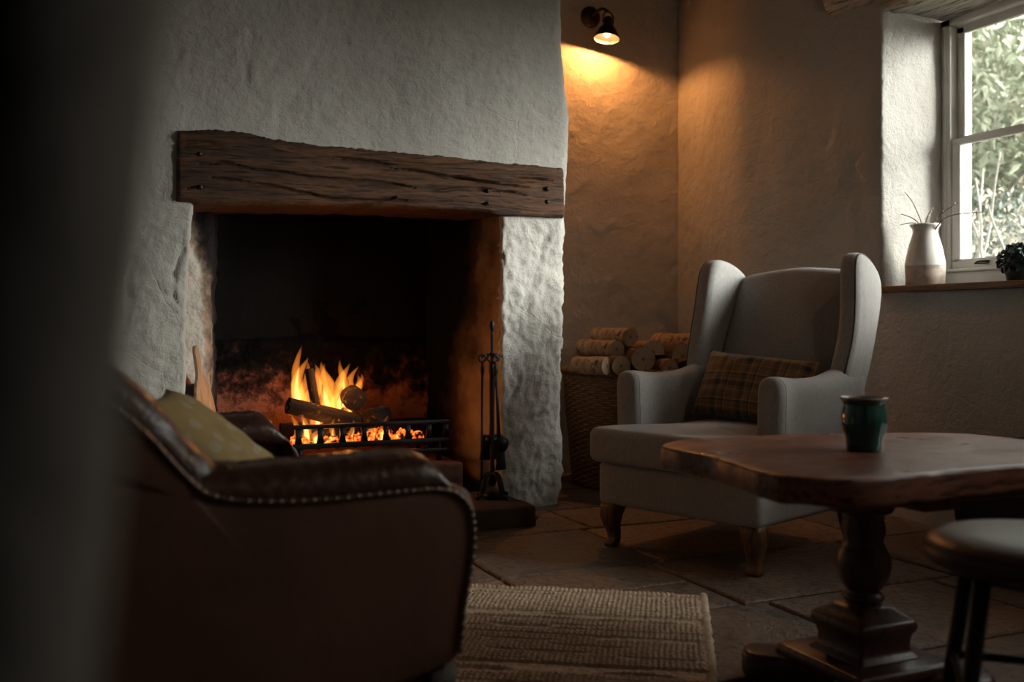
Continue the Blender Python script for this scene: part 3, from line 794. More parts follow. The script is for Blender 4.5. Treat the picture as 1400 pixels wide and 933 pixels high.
# body shell side profile in (y,z): front edge curves in towards the foot
side = [(.02, .535), (-.012, .50), (-.010, .42), (.006, .33), (.012, .26), (.020, .222), (.30, .19), (.62, .19), (.66, .40), (.66, .60), (.655, .70), (.60, .72), (.535, .665), (.47, .585), (.43, .548), (.30, .537), (.15, .538)]
side_s = resample(chaikin(side, 2), .02)
for s in (-1, 1):
    def mps(a, b, c, s=s):
        bow = .018*sin(pi*min(1, max(0, (b-.2)/.36)))*(1 if a < .5 else .6)
        return (s*(c+.012*sstep(.3, .55, b)-.0+bow*.4), a, b)
    sp = obj('side_panel', puff(side_s, HW-.085, HW, .012, 4, 0, .004, mps), LS, bc)
    # arm pad: roll following the top edge and dropping over the front
    line = [(.60, .60), (.52, .565), (.45, .545), (.36, .535), (.24, .535), (.12, .540), (.05, .535), (.012, .505), (.000, .455)]
    line = chaikin(line, 2, False); line = resample(line, .012, False)
    rings = []
    for i, (y, z) in enumerate(line):
        ta = line[max(0, i-1)]; tb = line[min(len(line)-1, i+1)]
        ty, tz = tb[0]-ta[0], tb[1]-ta[1]; L = math.hypot(ty, tz); ny_, nz_ = tz/L, -ty/L
        t = i/(len(line)-1); fat = .050*(1-.62*sstep(.82, 1, t))
        wob = 1+.07*noise.noise(Vector((t*14, s, 3)))+.07*noise.noise(Vector((t*45, s, 1)))*sstep(.35, .7, t)+.03*noise.noise(Vector((t*40, s, 1)))
        cxr = s*(HW-.062); ring = []
        for k in range(22):
            a = 2*pi*k/22; cu = cos(a); su_ = sin(a)
            wx = .078*(abs(cu)**.85)*(1 if cu > 0 else -1); hz = fat*wob*(abs(su_)**.85)*(1 if su_ > 0 else -.55)
            ring.append((cxr+wx, y-tz/L*hz, z-ty/L*hz))
        rings.append(ring)
    ap = obj('arm_pad', loft(rings), LE, bc)
    # stud trim along the outer edge
    ln = [(.655, .705), (.60, .712), (.535, .66), (.47, .578), (.43, .542), (.30, .527), (.15, .528), (.05, .528), (.008, .503), (-.004, .46), (-.002, .40), (.012, .32), (.017, .25)]
    ln = chaikin(ln, 2, False)
    parts = [tube([mps(a, b, HW+.002) for a, b in ln], .0045, 6)]
    for p in resample(ln, .0185, False):
        v, f = lathe([(.0004, .0048), (.0035, .0040), (.0058, .0)], 8)
        c0 = Vector(mps(p[0], p[1], HW+.003)); parts.append(([(c0.x+s*z, c0.y+x, c0.z+y) for x, y, z in v], f))
    obj('stud_trim', join(*parts), M['stud'], sp)
# seat, front rail, back with rolled top
obj('front_rail', rbox(-HW+.08, HW-.08, .03, .10, .20, .32, .02, 4, .05), LE, bc)
obj('seat_frame', rbox(-HW+.03, HW-.03, .05, .64, .185, .28, .02, 3, .2), LS, bc)
obj('seat_cushion', puff(rrect(-.335, .335, .02, .46, .05, 6, .03), .26, .385, .04, 6, 0, .03), LE, bc)
bo = [(.455, .30), (.435, .45), (.445, .55), (.475, .62), (.525, .68), (.565, .728), (.605, .752), (.645, .745), (.668, .715), (.672, .66), (.665, .50), (.655, .30)]
bo = resample(chaikin(bo, 2), .018)
obj('backrest', puff([(p[0], p[1]) for p in bo], -HW+.045, HW-.045, .045, 7, .02, .02, lambda a, b, c: (c, a+.0*noise.noise(Vector((c*6, b*6, 1)))+.01*(c/HW)**2*-1, b-.012*(c/HW)**2)), LE, bc)
# rolled ends of the back running down into the arms
for s in (-1, 1):
    ln = [(.62, .728), (.575, .705), (.53, .655), (.485, .60), (.45, .562), (.41, .548)]
    ln = resample(chaikin(ln, 2, False), .012, False)
    v, f = tube([(s*(HW-.042), y, z-.004) for y, z in ln], [.046+.006*sin(i*.9)*.3 for i in range(len(ln))], 18)
    obj('back_roll', (v, f), LE, bc)
for x, y in ((-.44, .040), (.44, .040), (-.43, .60), (.43, .60)):
    rings = [[(x+hw*p[0], y+hw*p[1], z) for p in rrect(-1, 1, -1, 1, .2, 3, 5)] for z, hw in ((.225, .027), (.12, .023), (.0, .018))]
    obj('leg', loft(rings), M['darkleg'], bc)
oc = weld(obj('olive_cushion', pillow(.44, .42, .105, seed=5), M['olive'])); tag(oc, 'olive green printed cushion leaning back in the leather club chair', 'cushion')
Mb = Matrix.Translation((.5355, 2.044, 0)) @ Matrix.Rotation(R(98.4), 4, 'Z')
oc.matrix_world = Mb @ Matrix.Translation((-.05, .275, .522)) @ Matrix.Rotation(R(-22), 4, 'Z') @ Matrix.Rotation(R(42), 4, 'X')

# ------------------------------------------------------------------ pedestal table
tb = thing('pedestal_table', 'dark reddish wood pedestal table with clipped wavy top beside the wing chair', 'table', (1.578, 1.69, 0))
to = [(1.248, 1.985), (1.330, 2.034), (1.50, 2.036), (1.69, 2.020), (1.86, 1.965), (1.985, 1.915), (2.07, 1.85), (2.09, 1.74), (2.075, 1.62), (2.09, 1.50), (2.03, 1.42), (1.92, 1.395), (1.70, 1.393), (1.51, 1.392), (1.325, 1.376), (1.262, 1.384), (1.212, 1.424), (1.180, 1.480), (1.180, 1.54), (1.204, 1.644), (1.222, 1.75), (1.212, 1.86), (1.218, 1.94)]
to = [(x-1.578, y-1.69) for x, y in to]
to = resample(chaikin(resample(to, .03), 1), .02)
to = [(x+.0025*noise.noise(Vector((x*20, y*20, 1))), y+.0025*noise.noise(Vector((x*20, y*20, 5)))) for x, y in to]
tt = puff(to, .468, .520, .007, 3, 0, 0, None, 14)
V, F = tt
V = [(x, y, z-(.0022*max(0, 1-abs(y+.065+.006*sin(x*5))/.004) if z > .519 else 0)+(.0012*noise.noise(Vector((x*6, y*6, 2))) if z > .51 else .004*noise.noise(Vector((x*14, y*14, 2))))) for x, y, z in V]
obj('tabletop', (V, F), M['table'], tb)
ap_ = join(rbox(-.24, .42, -.20, -.16, .435, .470, .006), rbox(-.24, .42, .16, .20, .435, .470, .006), rbox(-.05, .05, -.22, .22, .425, .470, .006))
obj('bearer', ap_, M['turned'], tb)
prof = [(.095, .428), (.098, .418), (.070, .408), (.062, .403), (.064, .396), (.060, .389), (.046, .384), (.043, .372), (.046, .358), (.047, .345), (.043, .333), (.041, .324), (.047, .312), (.054, .298), (.0585, .280), (.0585, .264), (.054, .246), (.044, .228), (.036, .218), (.034, .213), (.042, .209), (.045, .203), (.042, .197), (.036, .192), (.040, .184), (.052, .174)]
obj('column', lathe(prof, 40, cap0=True, cap1=True), M['turned'], tb)
def sqring(hw, z, r): return [(x, y, z) for x, y in rrect(-hw, hw, -hw, hw, r, 3, 9)]
blk = [sqring(.050, .186, .02), sqring(.055, .180, .02), sqring(.064, .171, .012), sqring(.076, .163, .010), sqring(.0805, .156, .010), sqring(.0815, .147, .010), sqring(.079, .138, .009), sqring(.073, .131, .008), sqring(.070, .115, .008), sqring(.070, .100, .008), sqring(.075, .090, .008), sqring(.083, .083, .008), sqring(.085, .078, .008)]
obj('plinth_block', loft(blk), M['turned'], tb)
obj('base_plate', loft([sqring(.128, .080, .01), sqring(.133, .076, .01), sqring(.135, .068, .01), sqring(.135, .052, .01)]), M['turned'], tb)
for a in (R(-46), R(44)):
    o = rrect(-.262, .262, -.055, .055, .05, 6, .03)
    v, f = puff(o, 0, .060, .014, 4)
    obj('foot', tf((v, f), Matrix.Rotation(a, 4, 'Z')), M['turned'], tb)

# cup
cp = thing('ceramic_cup', 'dark green glazed handleless cup with a flared brown rim on the table', 'cup', (1.58, 1.690, .5205))
k = .00163
prof = [(.001, .001), (21*k, .0), (23*k, .002), (23.5*k, 12*k), (24.5*k, 20*k), (28*k, 27*k), (29.3*k, 35*k), (29.3*k, 46*k), (28.2*k, 56*k), (26.6*k, 61*k), (26.8*k, 64*k), (29*k, 68*k), (30.6*k, 70.5*k)]
obj('body', lathe(prof+[(28.6*k, 69.5*k), (25*k, 64*k), (25.5*k, 58*k), (27*k, 45*k), (26*k, 30*k), (20*k, 10*k), (.001, 8*k)], 48), M['green'], cp)
obj('rim', lathe([(30.4*k, 69.6*k), (31.1*k, 71*k), (30.9*k, 72.2*k), (29.8*k, 72.4*k), (28.4*k, 71*k), (27.8*k, 69*k)], 48), M['rim'], cp)

# stool
sc0 = Vector((1.378, 1.097))
st = thing('bar_stool', 'round dark leather topped stool with black iron legs beside the table', 'stool', (sc0.x, sc0.y, 0))
obj('seat', lathe([(.001, .475), (.06, .474), (.11, .471), (.145, .465), (.162, .457), (.170, .446), (.170, .434), (.163, .424), (.15, .418), (.001, .416)], 64), M['stool'], st)
lat = Vector((.9164, -.4003)); dep_ = Vector((.4003, .9164))
legp = []
for a, b in ((-.112, -.055), (-.055, .112), (.112, .055), (.055, -.112)):
    q = lat*a+dep_*b; e = q*1.62
    legp.append((q, e)); obj('leg', tube([(q.x, q.y, .418), (e.x, e.y, 0)], .0125, 12), M['iron'], st)
def at(i, z): q, e = legp[i]; t = (.418-z)/.418; v = q+(e-q)*t; return (v.x, v.y, z)
for i in range(4): obj('stretcher', tube([at(i, .235), at((i+1) % 4, .235)], .007, 10), M['iron'], st)
obj('seat_plate', lathe([(.001, .417), (.135, .417), (.135, .409), (.001, .409)], 32), M['iron'], st)

# dark bench against the window wall, behind the table
db = thing('dark_bench', 'low black upholstered bench by the window wall behind the table', 'bench', (2.80, 1.98, 0), R(-3))
V, F = rbox(-.20, .20, -.55, .46, .10, .36, .03, 4, .06); V = [(x*(1-.1*(.36-z)), y*(1-.10*(.36-z)/.26), z) for x, y, z in V]
obj('body', (V, F), M['darkfab'], db)
obj('seat_pad', rbox(-.205, .205, -.56, .47, .36, .41, .022, 4, .06, .01), M['darkfab'], db)
for x in (-.15, .15):
    for y in (-.48, .38): obj('leg', lathe([(.022, .11), (.02, .06), (.015, 0)], 12, x, y, True, True), M['darkleg'], db)

# ------------------------------------------------------------------ rug
def rug():
    p0 = Vector((1.686, 2.435)); ex = Vector((-.8412, .5408)); ey = Vector((-.5408, -.8412))
    W, H = 1.35, 1.25; nx, ny = 430, 420; V, F = [], []
    rp = .0165; kp = .0135
    for j in range(ny+1):
        for i in range(nx+1):
            a = W*i/nx; b = H*j/ny
            bb = b+.004*noise.noise(Vector((a*2.2, b*3, 1)))+.002*noise.noise(Vector((a*9, b*9, 6)))
            rowi = math.floor(bb/rp); fb = bb/rp-rowi
            gap = noise.noise(Vector((a*3.1, rowi*1.7, 2)))
            h = .0120*(sin(pi*fb)**.6) if 0 < fb < 1 else 0
            ph = a/kp+.25*noise.noise(Vector((a*6, rowi*.35, 4)))
            h *= .6+.4*abs(sin(pi*ph))**.8
            if (rowi*rowi*5+rowi*3+rowi//4) % 6 == 0:
                h *= .10+1.1*max(0, noise.noise(Vector((a*3.3, rowi*2.3, 9)))-.02)
            elif gap > .2: h *= max(.2, 1-(gap-.2)*5)
            h += .0025*noise.noise(Vector((a*60, b*60, 3)))
            if a < .024:      # braided border
                h = .010*(.6+.4*abs(sin(pi*b/.012)))*max(0, 1-((a-.012)/.013)**2)**.5
            ed = min(a, W-a, b, H-b); h = h*min(1, ed/.006) if ed < .006 else h
            ra = .004*noise.noise(Vector((0, b*25, 8)))+.003*noise.noise(Vector((0, b*90, 8))); rb_ = .005*noise.noise(Vector((a*5, 0, 8)))+.002*noise.noise(Vector((a*60, 0, 8)))
            q = p0+ex*(a+ra*(1-min(1, a/.1)))+ey*(b+rb_*(1-min(1, b/.1)))
            V.append((q.x, q.y, .004+h))
    for j in range(ny):
        for i in range(nx):
            a = j*(nx+1)+i; F.append((a, a+1, a+nx+2, a+nx+1))
    n = len(V); b0 = [i for i in range(nx+1)]+[j*(nx+1)+nx for j in range(1, ny+1)]+[ny*(nx+1)+i for i in range(nx-1, -1, -1)]+[j*(nx+1) for j in range(ny-1, 0, -1)]
    for i in b0: V.append((V[i][0], V[i][1], .0005))
    m_ = len(b0)
    for k_ in range(m_): F.append((b0[k_], b0[(k_+1) % m_], n+(k_+1) % m_, n+k_))
    return V, F
rg_ = obj('jute_rug', rug(), M['jute']); tag(rg_, 'woven natural jute rug on the flagstones between the chairs', 'rug')

# ------------------------------------------------------------------ grate and fire
gt = thing('fire_grate', 'black iron fire grate holding the burning logs', 'grate', (0, 0, .2))
gy = 4.12; gx0, gx1 = .815, 1.50
obj('top_rail', rbox(gx0, gx1, gy-.010, gy+.010, .160, .178, .004), M['iron'], gt)
obj('bottom_rail', rbox(gx0, gx1, gy-.012, gy+.012, .078, .100, .004), M['iron'], gt)
obj('base_bar', rbox(gx0, gx1-.02, gy-.03, gy-.005, .040, .058, .004), M['iron'], gt)
for x in (.838, .929, 1.022, 1.116, 1.212, 1.31, 1.405, 1.485):
    obj('upright', loft([[(x+hw*p[0], gy+.008*p[1], z) for p in rrect(-1, 1, -1, 1, .3, 2, 5)] for z, hw in ((.098, .016), (.13, .010), (.162, .013))]), M['iron'], gt)
for k_ in range(9):
    x = gx0+.03+k_*.078; obj('grid_bar', rbox(x-.007, x+.007, gy, 4.42, .072, .088, .003), M['iron'], gt)
obj('back_rail', rbox(gx0, gx1, 4.40, 4.425, .078, .16, .004), M['iron'], gt)
for x in (gx0+.03, gx1-.05):
    for y in (gy, 4.40): obj('foot', lathe([(.012, .08), (.010, .03), (.014, 0)], 10, x, y, True, True), M['iron'], gt)

def log(name, label, end, d, L, r, group, bark, half=False, seed=0, cutm=None, cat='log', r2=None):
    """round or split log whose near end face is centred at end and whose body runs along d"""
    rnd = random.Random(seed); d = Vector(d).normalized()
    seg = 28; sec = []
    for k_ in range(seg):
        a = 2*pi*k_/seg
        if half: 
            x, y = r*cos(a), r*sin(a); y = max(y, -.25*r+.05*r*rnd.random())
        else:
            x, y = r*cos(a), r*sin(a)*.94
        sec.append((x, y))
    rings = []; N = 12; r2 = r2 or 1.0
    for i in range(N+1):
        t = i/N; row = []
        sc = (1+(r2-1)*t)*(1 if 0 < i < N else .985)
        for x, y in sec:
            k2 = sc*(1+.07*noise.noise(Vector((x*22+seed, y*22, t*L*9)))+.03*noise.noise(Vector((x*70+seed, y*70, t*L*40))))
            row.append((x*k2, y*k2, t*L))
        rings.append(row)
    o = obj(name, loft(rings, False, False), bark)
    q = Vector((0, 0, 1)).rotation_difference(d)
    rot = q.to_matrix().to_4x4() @ Matrix.Rotation(rnd.uniform(-.4, .4)+(0 if not half else 0), 4, 'Z')
    # keep the split face's direction steady: local y up as far as possible
    zax = d; yax = (Vector((0, 0, 1))-zax*zax.z).normalized(); xax = yax.cross(zax)
    rot = Matrix((xax, yax, zax)).transposed().to_4x4()
    o.matrix_world = Matrix.Translation(end) @ rot
    for zz, row in ((.0, rings[0]), (L, rings[-1])):
        cr = []
        for t in (1., .75, .5, .25, .03): cr.append([(x*t, y*t, zz+(-.0015 if zz == 0 else .0015)+.0018*noise.noise(Vector((x*t*60, y*t*60, seed)))*(1 if t < 1 else .2)) for x, y, _ in row])
        obj('cut_face', loft(cr, False, True), cutm or M['cut'], o)
    tag(o, label, cat, group); return o
FG = 'logs burning in the grate'
log('burning_log', 'charred log lying slantwise at the front of the fire', (.815, 4.225, .452), (.30, .02, -.082), .32, .038, FG, M['char'], seed=1, cutm=M['char'])
log('burning_log', 'short thick charred log resting on top of the burning pile', (1.105, 4.23, .468), (.10, .9, .06), .15, .052, FG, M['char'], seed=2, cutm=M['char'])
log('burning_log', 'charred log low at the right end of the fire', (1.155, 4.20, .385), (.55, .75, .02), .17, .047, FG, M['char'], seed=3, cutm=M['char'])
log('burning_log', 'upright charred stick standing amid the flames', (.945, 4.275, .44), (-.10, .03, .55), .165, .023, FG, M['char'], seed=4, cutm=M['char'], r2=.9)
log('burning_log', 'half burnt log under the slanting one behind the grate bars', (.86, 4.26, .325), (.9, .12, .0), .34, .034, FG, M['char'], seed=5, cutm=M['char'])
eb = []
rnd = random.Random(4)
for i in range(70):
    x = rnd.uniform(.84, 1.40); y = rnd.uniform(4.15, 4.40); r = rnd.uniform(.012, .026)
    v, f = lathe([(.001, -r), (r*.7, -r*.7), (r, 0), (r*.7, r*.6), (.001, r*.8)], 9); v, f = jitter((v, f), r*.5, 40, seed=i)
    eb.append(([(a+x, b+y, c+.30+rnd.uniform(-.004, .006)) for a, b, c in v], f))
em = obj('embers', join(*eb), M['ember']); tag(em, 'glowing embers spread on the grate bars under the logs', 'embers', kind='stuff')

def tongue(x, y, z, h, w, lean, seed, flat=.55, curl=1.):
    rings = []; N = 22
    for i in range(N+1):
        t = i/N
        wd = w*(.55+.6*t)*(1-t)**.85*(1.25 if t < .4 else 1.25*(1-.25*(t-.4))) if t < 1 else 0
        wd = max(wd, .0006)
        wd *= 1+.25*noise.noise(Vector((seed*3.3, t*5, 1)))
        cx = x+lean*t*t+curl*w*.55*sin(t*5+seed*2.1)*t**.8
        cy = y+.4*w*sin(t*4+seed)*t
        rings.append([(cx+wd*cos(a), cy+wd*flat*sin(a), z+h*t) for a in [2*pi*k_/14 for k_ in range(14)]])
    return loft(rings)
FL = [(.90, 4.38, .40, .25, .05, .01, 31), (.96, 4.40, .40, .22, .055, .0, 32), (1.03, 4.40, .40, .23, .055, -.01, 33), (1.09, 4.40, .42, .20, .05, .015, 34), (1.14, 4.39, .42, .15, .04, .02, 35), (.865, 4.35, .40, .17, .035, .02, 36), (.875, 4.30, .42, .285, .036, -.004, 1), (.905, 4.345, .44, .20, .030, .01, 2), (.985, 4.345, .42, .18, .034, -.01, 3), (1.01, 4.32, .41, .215, .038, -.03, 4), (1.055, 4.35, .42, .17, .034, .02, 5), (1.075, 4.33, .45, .19, .036, .005, 6), (1.115, 4.345, .46, .15, .034, .02, 7), (1.145, 4.35, .47, .105, .026, .015, 8),
      (.94, 4.27, .34, .15, .045, .01, 9), (1.03, 4.29, .36, .15, .042, .02, 10), (1.09, 4.28, .38, .12, .035, -.03, 11), (.885, 4.20, .295, .13, .030, .0, 12), (1.00, 4.185, .295, .105, .020, -.004, 13), (1.075, 4.185, .295, .095, .019, .006, 14), (1.13, 4.185, .29, .085, .026, .0, 15), (1.215, 4.19, .29, .085, .024, .01, 16), (1.19, 4.26, .32, .10, .026, .0, 17), (.855, 4.24, .30, .12, .024, -.01, 18), (.93, 4.19, .29, .065, .03, 0, 19), (1.16, 4.17, .288, .05, .025, 0, 20)]
fo = obj('flames', join(*[tongue(*a) for a in FL]), M['flame']); tag(fo, 'orange flames licking up round the logs in the grate', 'flames', kind='stuff')
CO = [(.873, 4.30, .42, .195, .017, -.004, 1), (1.012, 4.32, .40, .13, .017, -.03, 4), (1.062, 4.34, .42, .11, .014, .02, 5), (1.082, 4.33, .43, .13, .015, .004, 6), (1.125, 4.345, .45, .08, .012, .02, 7), (.885, 4.20, .290, .105, .019, .0, 12), (.945, 4.27, .33, .09, .018, .01, 9), (1.04, 4.29, .34, .11, .019, .03, 10), (1.10, 4.28, .36, .09, .016, -.03, 11), (1.00, 4.185, .292, .07, .009, -.004, 13), (1.135, 4.185, .288, .06, .016, .0, 15), (1.215, 4.19, .288, .055, .013, .01, 16), (.86, 4.24, .30, .08, .013, -.01, 18), (1.08, 4.185, .292, .06, .009, .006, 14), (.93, 4.19, .288, .045, .017, 0, 19)]
obj('flame_core', join(*[tongue(*a) for a in CO]), M['core'], fo)

# ------------------------------------------------------------------ fire irons
TX, TY, TZ = 1.560, 3.775, .082
fs = thing('fire_iron_stand', 'black iron stand for fire irons with a twisted finial handle on the hearth slab', 'fire iron stand', (TX, TY, TZ))
pr = [(.0005, .730), (.006, .724), (.0105, .712), (.011, .700), (.007, .686), (.004, .680), (.006, .676)]
z = .674
while z > .60: pr += [(.0075, z-.004), (.0055, z-.008)]; z -= .009
pr += [(.010, .596), (.012, .588), (.008, .580), (.009, .55), (.0125, .545), (.0125, .53), (.009, .525), (.0095, .10), (.014, .09), (.020, .07), (.012, .05)]
obj('pole', lathe(pr, 18, cap1=True), M['iron'], fs)
hk = []
for a in (0, pi/2, pi, 3*pi/2):
    hk.append(tube([(0, 0, .585), (.02*cos(a), .02*sin(a), .592), (.036*cos(a), .036*sin(a), .585), (.045*cos(a), .045*sin(a), .577), (.048*cos(a), .048*sin(a), .588)], .0035, 8))
obj('hook_arms', join(*hk), M['iron'], fs)
obj('collar', lathe([(.0098, .255), (.028, .250), (.030, .235), (.022, .222), (.0098, .22)], 20), M['iron'], fs)
for k_ in range(4):
    a = R(20)+k_*pi/2
    obj('foot', tube(chaikin([(0.008*cos(a), .008*sin(a), .10), (.035*cos(a), .035*sin(a), .095), (.052*cos(a), .052*sin(a), .05), (.060*cos(a), .060*sin(a), .012), (.085*cos(a), .085*sin(a), .009)], 2, False), .0085, 10), M['iron'], fs)
obj('base_cup', lathe([(.001, .028), (.03, .024), (.042, .012), (.04, .001), (.001, .001)], 20), M['iron'], fs)
def ring_handle(r=.015, z0=.56):
    return join(tube([(r*cos(a), 0, z0+r+r*sin(a)) for a in [2*pi*k_/20 for k_ in range(20)]], .0045, 8, closed=True), lathe([(.004, z0+.004), (.0075, z0-.004), (.0055, z0-.014), (.0085, z0-.024), (.008, z0-.045), (.0045, z0-.055)], 12))
def tool(name, label, cat, off, tilt, parts):
    t = thing(name, label, cat, (TX+off[0], TY+off[1], TZ))
    t.rotation_euler = tilt
    for n_, vf, mt in parts: obj(n_, vf, mt, t)
    return t
IR = M['iron']
tool('poker', 'slim black iron poker hanging on the stand side nearest the fire', 'poker', (-.050, -.006, 0), (0, R(.5), 0), [('handle', ring_handle(), IR), ('shaft', tube([(0, 0, .51), (0, 0, .10), (0, 0, .06), (.012, 0, .045), (.016, 0, .05)], .0048, 10), IR)])
tool('hearth_brush', 'black hearth brush with bell shaped head hanging on the iron stand', 'brush', (.044, -.010, 0), (0, R(-3.4), 0), [('handle', ring_handle(.015, .56), IR), ('shaft', tube([(0, 0, .51), (0, 0, .25)], .0048, 10), IR),
     ('bell', lathe([(.006, .262), (.012, .256), (.018, .250), (.034, .242), (.038, .230), (.036, .215), (.028, .198), (.016, .186), (.001, .184)], 22), IR), ('bristles', join(lathe([(.015, .195), (.0185, .19), (.020, .14), (.021, .118), (.001, .116)], 20)), M['bristle'])])
pan = []
for i in range(9):
    t = i/8; wv = .032+.008*t; zz = .255-.105*t
    pan.append([(wv*u, .010-.018*(1-u*u)*.9+.012*t, zz) for u in [-1+2*k_/10 for k_ in range(11)]]+[(wv*u, .013-.018*(1-u*u)*.9+.012*t, zz-.001) for u in [1-2*k_/10 for k_ in range(11)]])
tool('ash_shovel', 'black ash shovel hanging behind the pole of the iron stand', 'shovel', (.012, .046, 0), (0, 0, 0), [('handle', ring_handle(.014, .56), IR), ('shaft', tube([(0, 0, .51), (0, 0, .30), (0, .004, .25)], .0048, 10), IR), ('pan', loft(pan), IR)])
tg = []
for s in (-1, 1): tg.append(tube(chaikin([(0, 0, .51), (s*.006, 0, .45), (s*.010, 0, .30), (s*.012, 0, .17), (s*.004, 0, .12)], 2, False), .004, 8))
tool('fire_tongs', 'black fire tongs hanging at the front of the iron stand', 'tongs', (-.006, -.048, 0), (0, 0, 0), [('handle', ring_handle(.012, .56), IR), ('tong_arm', tg[0], IR), ('tong_arm', tg[1], IR)])

# bellows leaning in the left corner of the opening
bl = thing('bellows', 'wooden fire bellows with black leather leaning in the left of the fireplace', 'bellows', (.470, 4.105, .20))
bl.rotation_euler = (R(-6), R(-7), R(62))
def board(y0, y1):
    o = [(-.018, .515), (.018, .515), (.020, .45), (.022, .40), (.05, .37), (.085, .30), (.095, .22), (.08, .13), (.045, .06), (.02, .02), (-.02, .02), (-.045, .06), (-.08, .13), (-.095, .22), (-.085, .30), (-.05, .37), (-.022, .40), (-.020, .45)]
    return puff(resample(chaikin(o, 1), .02), y0, y1, .003, 2, mp=lambda a, b, c: (a, c, b))
obj('board', board(-.040, -.026), M['bellow'], bl); obj('board', board(.026, .040), M['bellow'], bl)
o = [(.045, .365), (.083, .30), (.092, .22), (.078, .13), (.042, .06), (-.042, .06), (-.078, .13), (-.092, .22), (-.083, .30), (-.045, .365)]
rings = []
for k_ in range(13):
    c_ = -.026+.052*k_/12; pin = .012*(k_ % 2) if 0 < k_ < 12 else 0
    rings.append([(p[0], c_, p[1]) for p in inset(resample(chaikin(o, 1), .02), pin)])
obj('leather_gusset', loft(rings), M['blackleather'], bl)
obj('nozzle', lathe([(.02, .06), (.014, .03), (.009, .0)], 14, cap0=True, cap1=True), M['iron'], bl)

# ------------------------------------------------------------------ basket and firewood
BX, BY = 2.575, 4.33
def basket():
    rows, sub = 46, 5; H = .555; n = 300; rings = []
    for i in range(rows*sub+1):
        t = i/(rows*sub); z = H*t; row_ = i//sub; ph = (i % sub)/sub
        base = .315+.055*t**.8; ring = []
        for k_ in range(n):
            a = 2*pi*k_/n
            wv = sin(a*27+pi*(row_ % 2))
            bulge = .0075*(sin(pi*ph)**.8)*(.35+.65*(.5+.5*wv))+.003*wv
            r = base+bulge+.004*noise.noise(Vector((cos(a)*3, sin(a)*3, z*6)))
            zz = z+.004*noise.noise(Vector((cos(a)*2, sin(a)*2, row_*.4)))
            ring.append((1.0*r*cos(a), .94*r*sin(a), zz))
        rings.append(ring)
    inner = [[(p[0]*.955, p[1]*.955, p[2]) for p in rings[-1]], [(.34*cos(2*pi*k_/n), .32*sin(2*pi*k_/n), H*.5) for k_ in range(n)], [(.28*cos(2*pi*k_/n), .265*sin(2*pi*k_/n), .02) for k_ in range(n)]]
    return loft(rings+inner, True, True)
bs = thing('wicker_log_basket', 'large brown wicker basket of split firewood in the alcove', 'basket', (BX, BY, .004))
obj('body', basket(), M['wicker'], bs)
st_ = []
for q in range(3):
    st_.append(tube([(1.0*(.368+.010*cos(a*30+q*2.094))*cos(a), .94*(.368+.010*cos(a*30+q*2.094))*sin(a), .560+.010*sin(a*30+q*2.094)) for a in [2*pi*k_/360 for k_ in range(360)]], .0075, 7, closed=True))
obj('braided_rim', join(*st_), M['wicker'], bs)
GL = 'firewood in the wicker basket'
BK, DB = M['bark'], M['darkbark']
LG = [('pale barked log lying sideways at the chimney end of the basket', (2.255, 4.06, .600), (-.42, .85, .0), .18, .045, BK, 0),
      ('small dark log end beside the sideways log at the basket front', (2.325, 4.05, .600), (.0, 1, -.0), .30, .050, DB, 0),
      ('orange barked log resting on top behind the small dark log end', (2.352, 4.14, .674), (-.14, 1, .01), .28, .046, BK, 0),
      ('round log with a cracked end at the middle of the basket front', (2.432, 4.03, .630), (.14, 1, .0), .33, .060, DB, 0),
      ('topmost log of the pile with pale bark', (2.428, 4.14, .734), (-.10, 1, .0), .28, .046, BK, 0),
      ('tall pale split log right of the cracked round log', (2.535, 4.11, .660), (.28, 1, -.03), .30, .058, BK, 1),
      ('half round split log with a dark pith dot', (2.660, 4.05, .640), (-.06, 1, .0), .30, .062, DB, 1),
      ('large round log with a pith dot on top of the pile by the chair', (2.790, 4.11, .695), (-.16, 1, .0), .30, .058, BK, 0),
      ('flat split log beneath the large round log by the chair', (2.755, 4.05, .588), (.1, 1, 0), .30, .052, BK, 1),
      ('small split log at the basket rim nearest the grey chair', (2.845, 4.13, .620), (-.1, 1, 0), .24, .042, BK, 0),
      ('low split log between the cracked round log and the half round one', (2.580, 4.035, .585), (.1, 1, 0), .30, .045, BK, 1)]
for i, (lb, e, d, L, r, bk_, hf) in enumerate(LG):
    log('firewood_log', lb, e, d, L, r, GL, bk_, bool(hf), seed=20+i)

# ------------------------------------------------------------------ wall lamp
wlmp = thing('wall_lamp', 'small dark metal wall lamp with a lit cone shade in the alcove', 'wall lamp', (2.532, YA-.005, 2.448))
v, f = lathe([(.001, .030), (.030, .029), (.045, .024), (.055, .014), (.058, .004), (.058, -.02)], 32); v = [(a, -c, b) for a, b, c in v]
obj('back_plate', (v, f), M['lampmetal'], wlmp)
sc_l = Vector((.010, -.165, -.158))            # centre of the shade's mouth, relative to the plate
ax = Vector((.14, .10, .985)).normalized()      # shade axis, mouth to neck
rotL = Vector((0, 0, 1)).rotation_difference(ax).to_matrix().to_4x4()
ML = Matrix.Translation(sc_l) @ rotL
outer = [(.0670, .000), (.0665, .003), (.060, .020), (.050, .042), (.040, .060), (.028, .072), (.024, .080), (.024, .112), (.020, .118), (.001, .120)]
inner = [(.0655, .000), (.0585, .020), (.0485, .042), (.0385, .059), (.026, .069), (.001, .070)]
obj('shade', tf(lathe(outer, 36), ML), M['lampmetal'], wlmp)
obj('shade_lining', tf(lathe(inner, 36), ML), M['lampinner'], wlmp)
obj('bulb', tf(lathe([(.001, .010), (.010, .012), (.017, .020), (.019, .030), (.016, .045), (.012, .062)], 20), ML), M['bulb'], wlmp)
nk = ML @ Vector((0, 0, .10))
yoke = []
